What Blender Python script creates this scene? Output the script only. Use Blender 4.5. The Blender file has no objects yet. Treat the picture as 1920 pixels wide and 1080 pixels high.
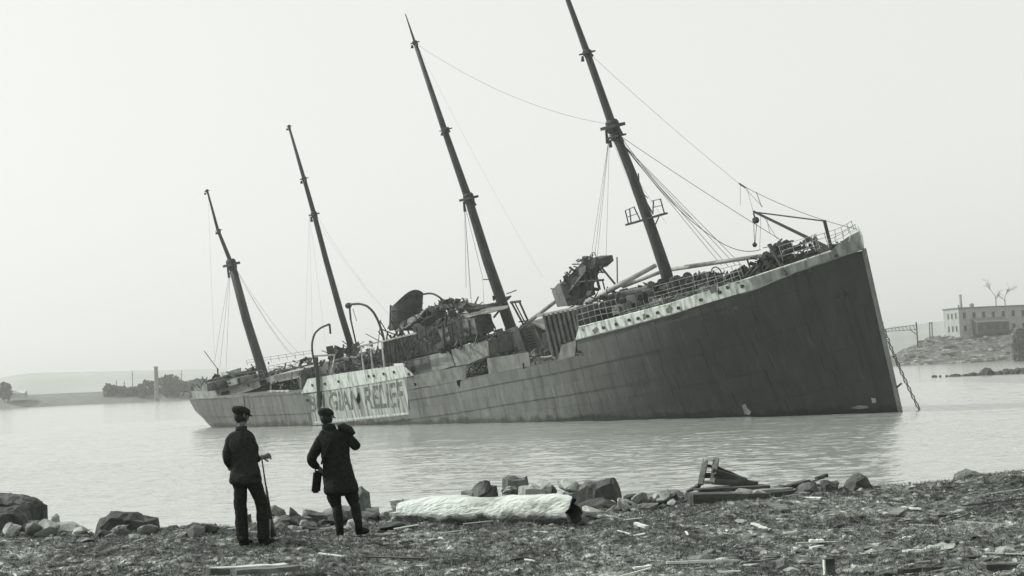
import bpy, bmesh, math, random
import numpy as np
from mathutils import Vector, Matrix
random.seed(7); rng = np.random.default_rng(7)
sc = bpy.context.scene
C = sc.collection
R = math.radians

# ------------------------------------------------------------------ camera
FPX = 3000.0; PITCH = math.atan(160/3000); ROLL = R(2.86); HW = 5.6
F_ = np.array([0, math.cos(PITCH), math.sin(PITCH)]); R0 = np.array([1., 0, 0]); U0 = np.cross(R0, F_)
CR = R0*math.cos(ROLL) - U0*math.sin(ROLL); CU = U0*math.cos(ROLL) + R0*math.sin(ROLL)
CP = np.array([0, 0, HW])
cam_d = bpy.data.cameras.new('camera'); cam = bpy.data.objects.new('camera', cam_d); C.objects.link(cam)
cam_d.sensor_width = 36; cam_d.lens = FPX/1920*36; cam_d.clip_start = .5; cam_d.clip_end = 14000
cam.matrix_world = Matrix(((CR[0], CU[0], -F_[0], 0), (CR[1], CU[1], -F_[1], 0), (CR[2], CU[2], -F_[2], HW), (0, 0, 0, 1)))
sc.camera = cam
sc.render.resolution_x = 1024; sc.render.resolution_y = 576
sc.view_settings.view_transform = 'Standard'; sc.view_settings.look = 'None'
sc.view_settings.gamma = 1; sc.view_settings.use_curve_mapping = False
sc.view_settings.exposure = 0.0
sc.cycles.volume_bounces = 4; sc.cycles.max_bounces = 10

# ------------------------------------------------------------------ sky and sun (monochrome photograph)
SUN_EL = 38; SUN_AZ = 284      # azimuth clockwise from +Y (the way the camera looks): sun to the left, slightly beyond
w = bpy.data.worlds.new('World'); sc.world = w; w.use_nodes = True
nt = w.node_tree; nt.nodes.clear()
sky = nt.nodes.new('ShaderNodeTexSky'); sky.sky_type = 'NISHITA'; sky.sun_disc = False
sky.sun_elevation = R(SUN_EL); sky.sun_rotation = R(SUN_AZ); sky.dust_density = 5.0; sky.air_density = 1.0
bw = nt.nodes.new('ShaderNodeRGBToBW')
pw = nt.nodes.new('ShaderNodeMath'); pw.operation = 'POWER'; pw.inputs[1].default_value = .18
ml = nt.nodes.new('ShaderNodeMath'); ml.operation = 'MULTIPLY'; ml.inputs[1].default_value = 7.15
tn = nt.nodes.new('ShaderNodeVectorMath'); tn.operation = 'SCALE'; tn.inputs[0].default_value = (.985, 1.0, .962)
bg = nt.nodes.new('ShaderNodeBackground'); bg.inputs['Strength'].default_value = .10
wo = nt.nodes.new('ShaderNodeOutputWorld')
L = nt.links.new
L(sky.outputs[0], bw.inputs[0]); L(bw.outputs[0], pw.inputs[0]); L(pw.outputs[0], ml.inputs[0]); L(ml.outputs[0], tn.inputs['Scale'])
L(tn.outputs[0], bg.inputs['Color']); L(bg.outputs[0], wo.inputs['Surface'])
sd = bpy.data.lights.new('sun', 'SUN'); so = bpy.data.objects.new('sun', sd); C.objects.link(so)
sd.energy = 4.0; sd.angle = R(.6); sd.color = (1, .985, .95)
sdir = Vector((math.sin(R(SUN_AZ))*math.cos(R(SUN_EL)), math.cos(R(SUN_AZ))*math.cos(R(SUN_EL)), math.sin(R(SUN_EL))))
so.rotation_euler = sdir.to_track_quat('Z', 'Y').to_euler()

# ------------------------------------------------------------------ pixel -> world helpers (1920 x 1080 photo pixels)
def ray(x, y): return F_ + CR*(x-960)/FPX - CU*(y-540)/FPX
def gnd(x, y, z=0.0):
    d = ray(x, y); return CP + d*(z-HW)/d[2]
def atd(x, y, Y):                      # point at world depth Y
    d = ray(x, y); return CP + d*(Y/d[1])
# ship frame
TRIM = R(3.5); HEEL = R(11)
H_ = np.array([.68, -.733, 0.]); H_ /= np.linalg.norm(H_); Z_ = np.array([0, 0, 1.]); V0 = np.array([H_[1], -H_[0], 0.])
SU = H_*math.cos(TRIM) + Z_*math.sin(TRIM); W0 = Z_*math.cos(TRIM) - H_*math.sin(TRIM)
SV = V0*math.cos(HEEL) - W0*math.sin(HEEL); SW = W0*math.cos(HEEL) + V0*math.sin(HEEL)
SO = gnd(1686, 773)
def bp(x, y, v=0.0):                   # photo pixel -> ship (u, v, w) on the plane v
    d = ray(x, y); s = ((SO + SV*v - CP) @ SV)/(d @ SV); P = CP + d*s - SO
    return np.array([P @ SU, v, P @ SW])
def toship(P):
    P = np.array(P)-SO; return np.array([P@SU, P@SV, P@SW])
def half(u, w):                        # half breadth of the hull
    t = min(max(w/13., 0), 1)
    Lf = 26 + (1-t)*20; ex = 2.5 - (1-t)*1.1
    b = 7.5
    if u > -Lf:
        s = min(max(1+u/Lf, 0), 1); b *= 1 - s**ex
    ue = uend(w)
    q = (u-ue)/(15 + (1-t)*16)
    if q < 1: b *= math.sqrt(max(0, 1-(1-max(q, 0))**2.2))
    return max(b, .02)
def uend(w):
    pts = [(-4, -96), (2, -104), (5, -112), (7.5, -119), (11, -122.3), (14, -122.9), (30, -122.9)]
    return float(np.interp(w, [p[0] for p in pts], [p[1]+2.3 for p in pts]))
def side(x, y, off=0.0):
    v = 6.
    for _ in range(40):
        p = bp(x, y, v+off); v = v*.5 + half(p[0], p[2])*.5
    return bp(x, y, v+off)
Z1 = lambda x, y: (340+x/3.856, 540+y/3.856)
Z2 = lambda x, y: (660+x/4.155, 500+y/4.155)
Z3 = lambda x, y: (980+x/4.155, 440+y/4.155)
Z4 = lambda x, y: (1360+x/3.6, 320+y/3.6)

# ------------------------------------------------------------------ noise
def vnoise(x, y, seed=0):
    x = np.asarray(x, float); y = np.asarray(y, float)
    xi = np.floor(x).astype(np.int64); yi = np.floor(y).astype(np.int64); fx = x-xi; fy = y-yi
    fx = fx*fx*(3-2*fx); fy = fy*fy*(3-2*fy)
    def h(a, b):
        n = (a*374761393 + b*668265263 + seed*1442695041) & 0x7fffffff
        n = ((n ^ (n >> 13))*1274126177) & 0x7fffffff
        return ((n ^ (n >> 16)) & 0xffff)/65535.
    return (h(xi, yi)*(1-fx)+h(xi+1, yi)*fx)*(1-fy) + (h(xi, yi+1)*(1-fx)+h(xi+1, yi+1)*fx)*fy
def fbm(x, y, o=4, seed=0, g=.5):
    a = 1; s = 0; t = 0
    for i in range(o):
        s = s + a*vnoise(np.asarray(x)*2**i, np.asarray(y)*2**i, seed+i); t += a; a *= g
    return s/t

# ------------------------------------------------------------------ materials
def G(v): return (v*.915, v, v*.92, 1)
def mat(name, v, v2=None, scale=3.0, rough=.8, bump=0.0, metal=0.0, stretch=(1, 1, 1), detail=6, lo=.35, hi=.65, rnd=0.0, spec=.3, bscale=None):
    m = bpy.data.materials.new(name); m.use_nodes = True; n = m.node_tree; b = n.nodes['Principled BSDF']
    b.inputs['Roughness'].default_value = rough; b.inputs['Metallic'].default_value = metal
    b.inputs['Specular IOR Level'].default_value = spec
    if v2 is None: b.inputs['Base Color'].default_value = G(v); 
    tc = n.nodes.new('ShaderNodeTexCoord'); mp = n.nodes.new('ShaderNodeMapping'); mp.inputs['Scale'].default_value = stretch
    n.links.new(tc.outputs['Object'], mp.inputs[0])
    nz = n.nodes.new('ShaderNodeTexNoise'); nz.inputs['Scale'].default_value = scale; nz.inputs['Detail'].default_value = detail; nz.inputs['Roughness'].default_value = .62
    n.links.new(mp.outputs[0], nz.inputs[0])
    if v2 is not None:
        cr = n.nodes.new('ShaderNodeValToRGB'); cr.color_ramp.elements[0].position = lo; cr.color_ramp.elements[1].position = hi
        cr.color_ramp.elements[0].color = G(v); cr.color_ramp.elements[1].color = G(v2)
        n.links.new(nz.outputs['Fac'], cr.inputs[0]); src = cr.outputs[0]
        if rnd:
            oi = n.nodes.new('ShaderNodeObjectInfo'); mr = n.nodes.new('ShaderNodeMapRange')
            mr.inputs['To Min'].default_value = 1-rnd; mr.inputs['To Max'].default_value = 1+rnd
            n.links.new(oi.outputs['Random'], mr.inputs['Value'])
            vm = n.nodes.new('ShaderNodeVectorMath'); vm.operation = 'SCALE'
            n.links.new(src, vm.inputs[0]); n.links.new(mr.outputs[0], vm.inputs['Scale']); src = vm.outputs[0]
        n.links.new(src, b.inputs['Base Color'])
    if bump:
        bm_ = n.nodes.new('ShaderNodeBump'); bm_.inputs['Strength'].default_value = bump; bm_.inputs['Distance'].default_value = .05
        if bscale:
            n2 = n.nodes.new('ShaderNodeTexNoise'); n2.inputs['Scale'].default_value = bscale; n2.inputs['Detail'].default_value = 5
            n.links.new(mp.outputs[0], n2.inputs[0]); n.links.new(n2.outputs['Fac'], bm_.inputs['Height'])
        else: n.links.new(nz.outputs['Fac'], bm_.inputs['Height'])
        n.links.new(bm_.outputs[0], b.inputs['Normal'])
    return m
def hull_paint(m):
    n = m.node_tree; b = n.nodes['Principled BSDF']; l = b.inputs['Base Color'].links[0]; src = l.from_socket
    tc = n.nodes.new('ShaderNodeTexCoord'); sx = n.nodes.new('ShaderNodeSeparateXYZ'); n.links.new(tc.outputs['Object'], sx.inputs[0])
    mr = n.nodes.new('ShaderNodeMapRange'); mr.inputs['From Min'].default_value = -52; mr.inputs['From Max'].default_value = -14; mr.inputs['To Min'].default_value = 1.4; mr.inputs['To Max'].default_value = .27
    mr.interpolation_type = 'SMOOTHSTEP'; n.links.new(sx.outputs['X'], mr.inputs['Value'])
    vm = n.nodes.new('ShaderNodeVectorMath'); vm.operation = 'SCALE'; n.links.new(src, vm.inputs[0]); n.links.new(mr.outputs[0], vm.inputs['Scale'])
    # dirt and rust runs down the plates, and the stained wet belt at the water
    def noise(sc, st, det, lo, hi, a, c):
        mp = n.nodes.new('ShaderNodeMapping'); mp.inputs['Scale'].default_value = st; n.links.new(tc.outputs['Object'], mp.inputs[0])
        t = n.nodes.new('ShaderNodeTexNoise'); t.inputs['Scale'].default_value = sc; t.inputs['Detail'].default_value = det; n.links.new(mp.outputs[0], t.inputs[0])
        q = n.nodes.new('ShaderNodeMapRange'); q.inputs['From Min'].default_value = lo; q.inputs['From Max'].default_value = hi; q.inputs['To Min'].default_value = a; q.inputs['To Max'].default_value = c
        n.links.new(t.outputs['Fac'], q.inputs['Value']); return q.outputs[0]
    k1 = noise(1.6, (1, .2, .07), 6, .52, .70, 1.0, .62); k2 = noise(3.2, (1, .2, .10), 5, .60, .74, 1.0, 1.55); k4 = noise(9, (1, 1, 1), 4, .62, .72, 1.0, 1.5)
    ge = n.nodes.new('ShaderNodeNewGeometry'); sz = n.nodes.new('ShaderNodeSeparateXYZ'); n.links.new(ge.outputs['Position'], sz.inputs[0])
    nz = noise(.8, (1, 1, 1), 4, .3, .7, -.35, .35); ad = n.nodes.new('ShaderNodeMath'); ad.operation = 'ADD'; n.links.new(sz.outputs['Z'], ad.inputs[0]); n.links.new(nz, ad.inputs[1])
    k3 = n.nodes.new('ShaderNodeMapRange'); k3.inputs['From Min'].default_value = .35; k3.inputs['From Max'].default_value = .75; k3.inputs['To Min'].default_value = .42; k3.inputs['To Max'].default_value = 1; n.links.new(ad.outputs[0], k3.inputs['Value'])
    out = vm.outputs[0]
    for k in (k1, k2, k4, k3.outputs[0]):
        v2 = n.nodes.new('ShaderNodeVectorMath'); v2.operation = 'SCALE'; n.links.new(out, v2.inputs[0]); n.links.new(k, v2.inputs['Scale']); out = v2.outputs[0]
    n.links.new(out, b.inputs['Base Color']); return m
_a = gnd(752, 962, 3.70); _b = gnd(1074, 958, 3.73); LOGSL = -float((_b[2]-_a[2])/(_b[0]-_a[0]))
def underside_shade(m):  # shade painted into the log colour: dark, ragged-edged tone on its lower side
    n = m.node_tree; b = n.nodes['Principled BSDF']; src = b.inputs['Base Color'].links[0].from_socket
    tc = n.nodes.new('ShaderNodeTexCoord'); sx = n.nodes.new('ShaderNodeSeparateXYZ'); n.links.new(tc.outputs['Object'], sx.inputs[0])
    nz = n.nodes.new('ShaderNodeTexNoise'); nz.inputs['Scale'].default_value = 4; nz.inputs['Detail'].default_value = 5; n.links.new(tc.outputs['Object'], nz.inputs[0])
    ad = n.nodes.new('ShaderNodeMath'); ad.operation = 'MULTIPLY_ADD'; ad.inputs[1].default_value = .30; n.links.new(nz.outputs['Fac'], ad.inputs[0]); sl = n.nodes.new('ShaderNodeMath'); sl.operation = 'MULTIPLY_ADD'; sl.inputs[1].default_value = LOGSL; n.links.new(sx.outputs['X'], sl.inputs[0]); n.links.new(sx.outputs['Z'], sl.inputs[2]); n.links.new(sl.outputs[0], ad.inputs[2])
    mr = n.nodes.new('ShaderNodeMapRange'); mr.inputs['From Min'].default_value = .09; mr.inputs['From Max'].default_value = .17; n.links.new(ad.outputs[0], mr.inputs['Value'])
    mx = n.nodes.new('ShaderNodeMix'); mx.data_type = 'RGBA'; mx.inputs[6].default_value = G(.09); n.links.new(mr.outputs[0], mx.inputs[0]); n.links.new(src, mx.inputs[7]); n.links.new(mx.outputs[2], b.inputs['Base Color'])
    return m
M = dict(
    hull=mat('hull_paint', .075, .125, .8, .75, .25, stretch=(1, 1, .35), rnd=.05, lo=.3, hi=.7, bscale=2.5),
    shell=mat('hull_shell', .03, .06, .5, .85),
    white=mat('weathered_white_paint', .22, .58, 1.3, .7, .2, stretch=(1.6, 1, .35), lo=.36, hi=.55, rnd=.05),
    panel=mat('streaked_white_paint', .13, .47, 1.3, .75, .2, stretch=(1.6, 1, .12), lo=.38, hi=.60),
    grey=mat('faded_grey_paint', .18, .34, 1.2, .8, .2, stretch=(1, 1, .5), rnd=.08),
    pale=mat('stained_pale_paint', .12, .28, .9, .75, .2, stretch=(1.6, 1, .35), lo=.36, hi=.6),
    mid=mat('dull_grey_paint', .10, .2, 1.0, .8, .2, stretch=(1, 1, .5), rnd=.08),
    burnt=mat('burnt_iron', .025, .075, 1.3, .85, .4, rnd=.2),
    iron=mat('dark_iron', .02, .045, 3, .7, .2),
    spar=mat('mast_paint', .022, .05, 2.0, .7, .2, stretch=(1, 1, .3)),
    boom=mat('pale_spar_wood', .22, .42, 2.0, .8, .2, stretch=(.3, 1, 1)),
    deck=mat('deck_planking', .06, .15, 1.5, .85, .2, stretch=(.3, 2, 1)),
    letter=mat('faded_black_lettering', .10, .40, 2.2, .8, stretch=(1.6, 1, .4), lo=.50, hi=.68),
    rust=mat('rust_stain', .08, .2, 2, .9),
    wire=mat('rigging_wire', .03, None, rough=.8),
    rock=mat('shore_rock', .07, .20, 2.2, .9, .7, rnd=.15, bscale=9),
    darkrock=mat('dark_wet_rock', .035, .09, 2.6, .8, .7, rnd=.1, bscale=9),
    palerock=mat('pale_rock', .2, .42, 2.2, .9, .6, rnd=.1, bscale=9),
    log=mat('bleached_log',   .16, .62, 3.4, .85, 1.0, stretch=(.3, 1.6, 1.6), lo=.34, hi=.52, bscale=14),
    login=mat('rotten_log_inside', .02, .05, 5, .95, .6),
    wood=mat('driftwood', .08, .24, 3, .85, .4, stretch=(.4, 3, 3), rnd=.25),
    darkwood=mat('tarred_timber', .03, .09, 3, .85, .4, stretch=(.4, 3, 3), rnd=.2),
    palewood=mat('bleached_board', .42, .72, 4, .85, .3, stretch=(.4, 3, 3), rnd=.1),
    cloth=mat('dark_wool', .013, .027, 30, .95, .4, spec=.1),
    cloth2=mat('dark_tweed', .018, .042, 40, .95, .5, spec=.1),
    skin=mat('skin', .10, .14, 20, .6),
    hair=mat('dark_hair', .015, .03, 30, .8),
    leather=mat('boot_leather', .012, .025, 12, .85, spec=.1),
    steel=mat('gun_steel', .03, .05, 12, .4, metal=.5),
    stock=mat('gun_stock_wood', .03, .07, 12, .5),
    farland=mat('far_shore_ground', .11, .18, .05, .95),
    bank=mat('bank_ground', .05, .18, .35, .95, .8, stretch=(1, 1, 2), lo=.42, hi=.64, bscale=.8),
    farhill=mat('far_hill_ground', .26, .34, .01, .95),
    stone=mat('mill_stone', .26, .36, .5, .9),
    void=mat('black_opening', .006, None, rough=1, spec=0),
    pane=mat('dark_window', .03, None, rough=.4),
    leaf=mat('dark_foliage', .07, .12, .6, .9, rnd=.2),
    bark=mat('bark', .05, .09, 3, .9),
)

hull_paint(M['hull']); underside_shade(M['log'])
# ------------------------------------------------------------------ mesh helpers
class MB:
    def __init__(s): s.v = []; s.f = []; s.smooth = False
    def add(s, vs, fs):
        b = len(s.v); s.v += [tuple(map(float, p)) for p in vs]; s.f += [tuple(i+b for i in f) for f in fs]
    def tube(s, pts, rad, n=8, cap=True):
        pts = [Vector(p) for p in pts]
        if not hasattr(rad, '__len__'): rad = [rad]*len(pts)
        t0 = (pts[1]-pts[0]).normalized(); ref = Vector((0, 0, 1)) if abs(t0.z) < .9 else Vector((1, 0, 0))
        a = t0.cross(ref).normalized(); rings = []
        for i, p in enumerate(pts):
            t = ((pts[min(i+1, len(pts)-1)]-pts[max(i-1, 0)])).normalized()
            a = (a - t*a.dot(t)).normalized(); b = t.cross(a)
            rings.append([p + (a*math.cos(2*math.pi*k/n) + b*math.sin(2*math.pi*k/n))*rad[i] for k in range(n)])
        vs = [q for r in rings for q in r]
        fs = [(i*n+k, i*n+(k+1) % n, (i+1)*n+(k+1) % n, (i+1)*n+k) for i in range(len(pts)-1) for k in range(n)]
        if cap: fs += [tuple(range(n))[::-1], tuple((len(pts)-1)*n+k for k in range(n))]
        s.add(vs, fs); return s
    def beam(s, p0, p1, w_, h_, up=(0, 0, 1)):
        p0 = Vector(p0); p1 = Vector(p1); t = (p1-p0).normalized(); up = Vector(up)
        if abs(t.dot(up)) > .95: up = Vector((1, 0, 0)) if abs(t.x) < .9 else Vector((0, 1, 0))
        a = t.cross(up).normalized(); b = a.cross(t)
        vs = [p + a*i*w_/2 + b*j*h_/2 for p in (p0, p1) for i, j in ((-1, -1), (1, -1), (1, 1), (-1, 1))]
        s.add(vs, [(0, 1, 2, 3), (7, 6, 5, 4), (0, 4, 5, 1), (1, 5, 6, 2), (2, 6, 7, 3), (3, 7, 4, 0)]); return s
    def box(s, c, d, rz=0):
        cx, cy, cz = c; x, y, z = [k/2 for k in d]; co, si = math.cos(rz), math.sin(rz)
        vs = [(cx+i*x*co-j*y*si, cy+i*x*si+j*y*co, cz+k*z) for k in (-1, 1) for i, j in ((-1, -1), (1, -1), (1, 1), (-1, 1))]
        s.add(vs, [(3, 2, 1, 0), (4, 5, 6, 7), (0, 1, 5, 4), (1, 2, 6, 5), (2, 3, 7, 6), (3, 0, 4, 7)]); return s
    def prism(s, poly, off):             # closed polygon (3-D points) extruded by the vector off
        n = len(poly); a = [Vector(p) for p in poly]; o = Vector(off)
        s.add(a + [p+o for p in a], [tuple(range(n)), tuple(range(n, 2*n))[::-1]] + [(k, k+n, (k+1) % n+n, (k+1) % n) for k in range(n)]); return s
    def lathe(s, c, axis, prof, n=16):   # prof: (distance along axis, radius)
        ax = Vector(axis).normalized(); c = Vector(c)
        s.tube([c+ax*d for d, r in prof], [r for d, r in prof], n); return s
    def build(s, name, m, parent=None, smooth=False, **props):
        me = bpy.data.meshes.new(name); me.from_pydata(s.v, [], s.f); me.validate(); me.update()
        bm = bmesh.new(); bm.from_mesh(me); bmesh.ops.recalc_face_normals(bm, faces=bm.faces); bm.to_mesh(me); bm.free()
        if m: me.materials.append(m)
        if smooth: me.shade_smooth()
        o = bpy.data.objects.new(name, me); C.objects.link(o)
        if parent: o.parent = parent
        for k, v in props.items(): o[k] = v
        return o
def empty(name, loc=(0, 0, 0), rz=0, **props):
    o = bpy.data.objects.new(name, None); C.objects.link(o); o.location = loc; o.rotation_euler = (0, 0, rz); o.empty_display_size = .3
    for k, v in props.items(): o[k] = v
    return o
def sag(a, b, s, n=14):
    a = np.array(a, float); b = np.array(b, float)
    return [a+(b-a)*t + np.array([0, 0, -4*s*t*(1-t)]) for t in np.linspace(0, 1, n)]

# ================================================================== WATER
def grid_mesh(name, xs, ys, zf, m, **props):
    X, Y = np.meshgrid(xs, ys); Zv = zf(X, Y)
    nx, ny = len(xs), len(ys); co = np.stack([X, Y, Zv], -1).reshape(-1, 3).astype(np.float32)
    i = np.arange(nx-1)[None, :] + np.arange(ny-1)[:, None]*nx
    q = np.stack([i, i+1, i+1+nx, i+nx], -1).reshape(-1, 4)
    me = bpy.data.meshes.new(name); me.vertices.add(len(co)); me.vertices.foreach_set('co', co.ravel())
    me.loops.add(q.size); me.loops.foreach_set('vertex_index', q.ravel().astype(np.int32))
    me.polygons.add(len(q)); me.polygons.foreach_set('loop_start', np.arange(0, q.size, 4, dtype=np.int32))
    me.update(calc_edges=True); me.shade_smooth(); me.materials.append(m)
    o = bpy.data.objects.new(name, me); C.objects.link(o)
    for k, v in props.items(): o[k] = v
    return o
def water_mat():
    m = bpy.data.materials.new('harbour_water'); m.use_nodes = True; n = m.node_tree; b = n.nodes['Principled BSDF']
    b.inputs['Base Color'].default_value = G(.34); b.inputs['Roughness'].default_value = .12; b.inputs['IOR'].default_value = 2.5
    b.inputs['Specular IOR Level'].default_value = .5
    tc = n.nodes.new('ShaderNodeTexCoord')
    def nz(scale, stretch, rot, det=3):
        mp = n.nodes.new('ShaderNodeMapping'); mp.inputs['Scale'].default_value = stretch; mp.inputs['Rotation'].default_value = (0, 0, rot)
        t = n.nodes.new('ShaderNodeTexNoise'); t.inputs['Scale'].default_value = scale; t.inputs['Detail'].default_value = det
        n.links.new(tc.outputs['Object'], mp.inputs[0]); n.links.new(mp.outputs[0], t.inputs[0]); return t.outputs['Fac']
    a = nz(1.1, (.45, 1.0, 1), .12, 5); c = nz(.16, (.5, 1, 1), -.2, 3)
    mx = n.nodes.new('ShaderNodeMath'); mx.operation = 'MULTIPLY_ADD'; mx.inputs[1].default_value = 1.6
    n.links.new(c, mx.inputs[0]); n.links.new(a, mx.inputs[2])
    bu = n.nodes.new('ShaderNodeBump'); bu.inputs['Strength'].default_value = .75; bu.inputs['Distance'].default_value = .15
    n.links.new(mx.outputs[0], bu.inputs['Height']); n.links.new(bu.outputs[0], b.inputs['Normal'])
    return m
WM = water_mat()
def waves(X, Y):
    a = .5-.5*np.cos(np.clip((Y-20)/20, 0, 1)*np.pi); f = 1/(1+(Y/330)**3)
    h = (fbm(X*.30+Y*.05, Y*.62, 3, 41, .5)-.5)*.20 + (np.abs(fbm(X*.95+Y*.2, Y*1.9, 3, 47, .55)-.5))*-.16 + (fbm(X*.05, Y*.10, 2, 43)-.5)*.15
    return h*f + .02
grid_mesh('water', np.concatenate([np.linspace(-80, -26, 120), np.linspace(-25.8, 38, 420), np.linspace(38.3, 80, 80)]), np.concatenate([np.linspace(28, 130, 520), np.linspace(130.5, 300, 300)]), waves, WM, kind='structure')
for xs, ys in ((np.linspace(-1250, -80, 20), np.linspace(18, 300, 20)), (np.linspace(80, 1250, 20), np.linspace(18, 300, 20)), (np.linspace(-80, 80, 4), np.linspace(18, 28, 3)), (np.linspace(-1250, 1250, 40), np.geomspace(300, 2600, 30))):
    grid_mesh('water', xs, ys, lambda X, Y: X*0+.02*(Y < 28), WM, kind='structure')

# ================================================================== FORESHORE GROUND
EX = [-30, -14, -8.2, -5, -2, 0, 1.5, 2.7, 5, 6.4, 8.5, 14, 30]
EY = [24.6, 24.8, 24.9, 24.3, 23.8, 23.6, 24.0, 24.9, 25.4, 25.9, 27.2, 30, 31]
def edge(x): return np.interp(x, EX, EY)
def gh(x, y):
    x = np.asarray(x, float); y = np.asarray(y, float)
    z = 3.5 + .008*np.maximum(x-3, 0) + .10*(fbm(x*.35, y*.35, 3, 3)-.5)*2 + .09*(fbm(x*1.3, y*1.3, 3, 11)-.5)*2 + .05*(fbm(x*2.6, y*2.6, 2, 13)-.5)*2
    d = y - edge(x) - .5*(fbm(x*.9, x*0+2, 3, 5)-.5)
    drop = np.where(d > 0, np.minimum(d*.95, 5.5), 0)
    return z - drop
def ghd(x, y):
    return gh(x, y) + .030*(fbm(x*6, y*6, 4, 21, .6)-.5)*2*1.3 + .02*np.maximum(fbm(x*14, y*14, 2, 31)-.55, 0)*4
def gz(x, y): return float(gh(x, y))
def ground_mat():
    m = bpy.data.materials.new('turf_and_shingle'); m.use_nodes = True; n = m.node_tree; b = n.nodes['Principled BSDF']
    b.inputs['Roughness'].default_value = .95; b.inputs['Specular IOR Level'].default_value = .1
    tc = n.nodes.new('ShaderNodeTexCoord')
    def nz(s, d=6, r=.65):
        t = n.nodes.new('ShaderNodeTexNoise'); t.inputs['Scale'].default_value = s; t.inputs['Detail'].default_value = d; t.inputs['Roughness'].default_value = r
        n.links.new(tc.outputs['Object'], t.inputs[0]); return t.outputs['Fac']
    a = nz(9.0); c = nz(.55, 4)
    r1 = n.nodes.new('ShaderNodeValToRGB'); e = r1.color_ramp.elements
    e[0].position = .38; e[0].color = G(.02); e[1].position = .58; e[1].color = G(.14); x = e.new(.68); x.color = G(.42)
    n.links.new(a, r1.inputs[0])
    r2 = n.nodes.new('ShaderNodeMapRange'); r2.inputs['From Min'].default_value = .36; r2.inputs['From Max'].default_value = .64
    r2.inputs['To Min'].default_value = .5; r2.inputs['To Max'].default_value = 2.1
    n.links.new(c, r2.inputs['Value'])
    vm = n.nodes.new('ShaderNodeVectorMath'); vm.operation = 'SCALE'; n.links.new(r1.outputs[0], vm.inputs[0]); n.links.new(r2.outputs[0], vm.inputs['Scale'])
    n.links.new(vm.outputs[0], b.inputs['Base Color'])
    bu = n.nodes.new('ShaderNodeBump'); bu.inputs['Strength'].default_value = .9; bu.inputs['Distance'].default_value = .03
    n.links.new(nz(22, 5), bu.inputs['Height']); n.links.new(bu.outputs[0], b.inputs['Normal'])
    return m
GM = ground_mat()
grid_mesh('ground', np.linspace(-11, 12, 620), np.linspace(13.5, 32, 460), ghd, GM, kind='structure')
# the same ground beyond the detailed patch, set a little lower
for nm, xs, ys in (('ground', np.linspace(-40, -11.0, 60), np.linspace(-20, 36, 100)), ('ground', np.linspace(12.0, 40, 60), np.linspace(-20, 36, 100)), ('ground', np.linspace(-11.0, 12.0, 40), np.linspace(-20, 13.5, 60))):
    grid_mesh(nm, xs, ys, lambda X, Y: np.minimum(gh(X, Y), 9), GM, kind='structure')

# grass blades, twigs and pebbles: far too many to count
def scatter_blades(n, name, m, lmin, lmax, wd, flat, seed, xr=(-9, 11), yr=(14.2, 28.5), clump=.5):
    r = np.random.default_rng(seed); x = r.uniform(*xr, n*3); y = r.uniform(*yr, n*3)
    keep = (y < edge(x)+.3) & (fbm(x*1.1, y*1.1, 3, seed+50) > r.uniform(clump-.18, clump+.12, n*3)); x = x[keep][:n]; y = y[keep][:n]; k = len(x)
    z = ghd(x, y)-.004; a = r.uniform(0, 2*np.pi, k); ln = r.uniform(lmin, lmax, k)
    el = r.uniform(.0, .25, k) if flat else r.uniform(.15, 1.2, k)
    dx = np.cos(a)*np.cos(el)*ln; dy = np.sin(a)*np.cos(el)*ln; dz = np.sin(el)*ln
    b = r.uniform(0, 2*np.pi, k); wx = np.cos(b)*wd; wy = np.sin(b)*wd; wz = r.uniform(.2, 1, k)*wd
    p = np.stack([np.stack([x-wx, y-wy, z], -1), np.stack([x+wx, y+wy, z+wz*.3], -1), np.stack([x+dx+wx*.3, y+dy, z+dz+wz*.5], -1), np.stack([x+dx*.9-wx*.4, y+dy*.9, z+dz*1.02], -1)], 1).reshape(-1, 3).astype(np.float32)
    me = bpy.data.meshes.new(name); me.vertices.add(len(p)); me.vertices.foreach_set('co', p.ravel())
    me.loops.add(len(p)); me.loops.foreach_set('vertex_index', np.arange(len(p), dtype=np.int32))
    me.polygons.add(k); me.polygons.foreach_set('loop_start', np.arange(0, len(p), 4, dtype=np.int32)); me.update(calc_edges=True); me.materials.append(m)
    o = bpy.data.objects.new(name, me); C.objects.link(o); o['kind'] = 'stuff'; return o
gr1 = mat('dry_grass', .10, .34, 4.0, .9, rnd=0); gr2 = mat('dark_turf', .03, .10, 5, .9); gr3 = mat('straw_litter', .45, .6, 3, .9)
o = scatter_blades(70000, 'grass', gr1, .02, .07, .0035, False, 1, clump=.5); o['label'] = 'short dry pale grass matting the foreshore'; o['category'] = 'grass'
o = scatter_blades(75000, 'turf', gr2, .02, .07, .005, False, 2, clump=.42); o['label'] = 'low dark turf and weed between the stones'; o['category'] = 'turf'
o = scatter_blades(11000, 'straw_litter', gr3, .03, .15, .006, True, 3, clump=.54); o['label'] = 'pale straw and splinters strewn over the ground'; o['category'] = 'litter'
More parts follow.
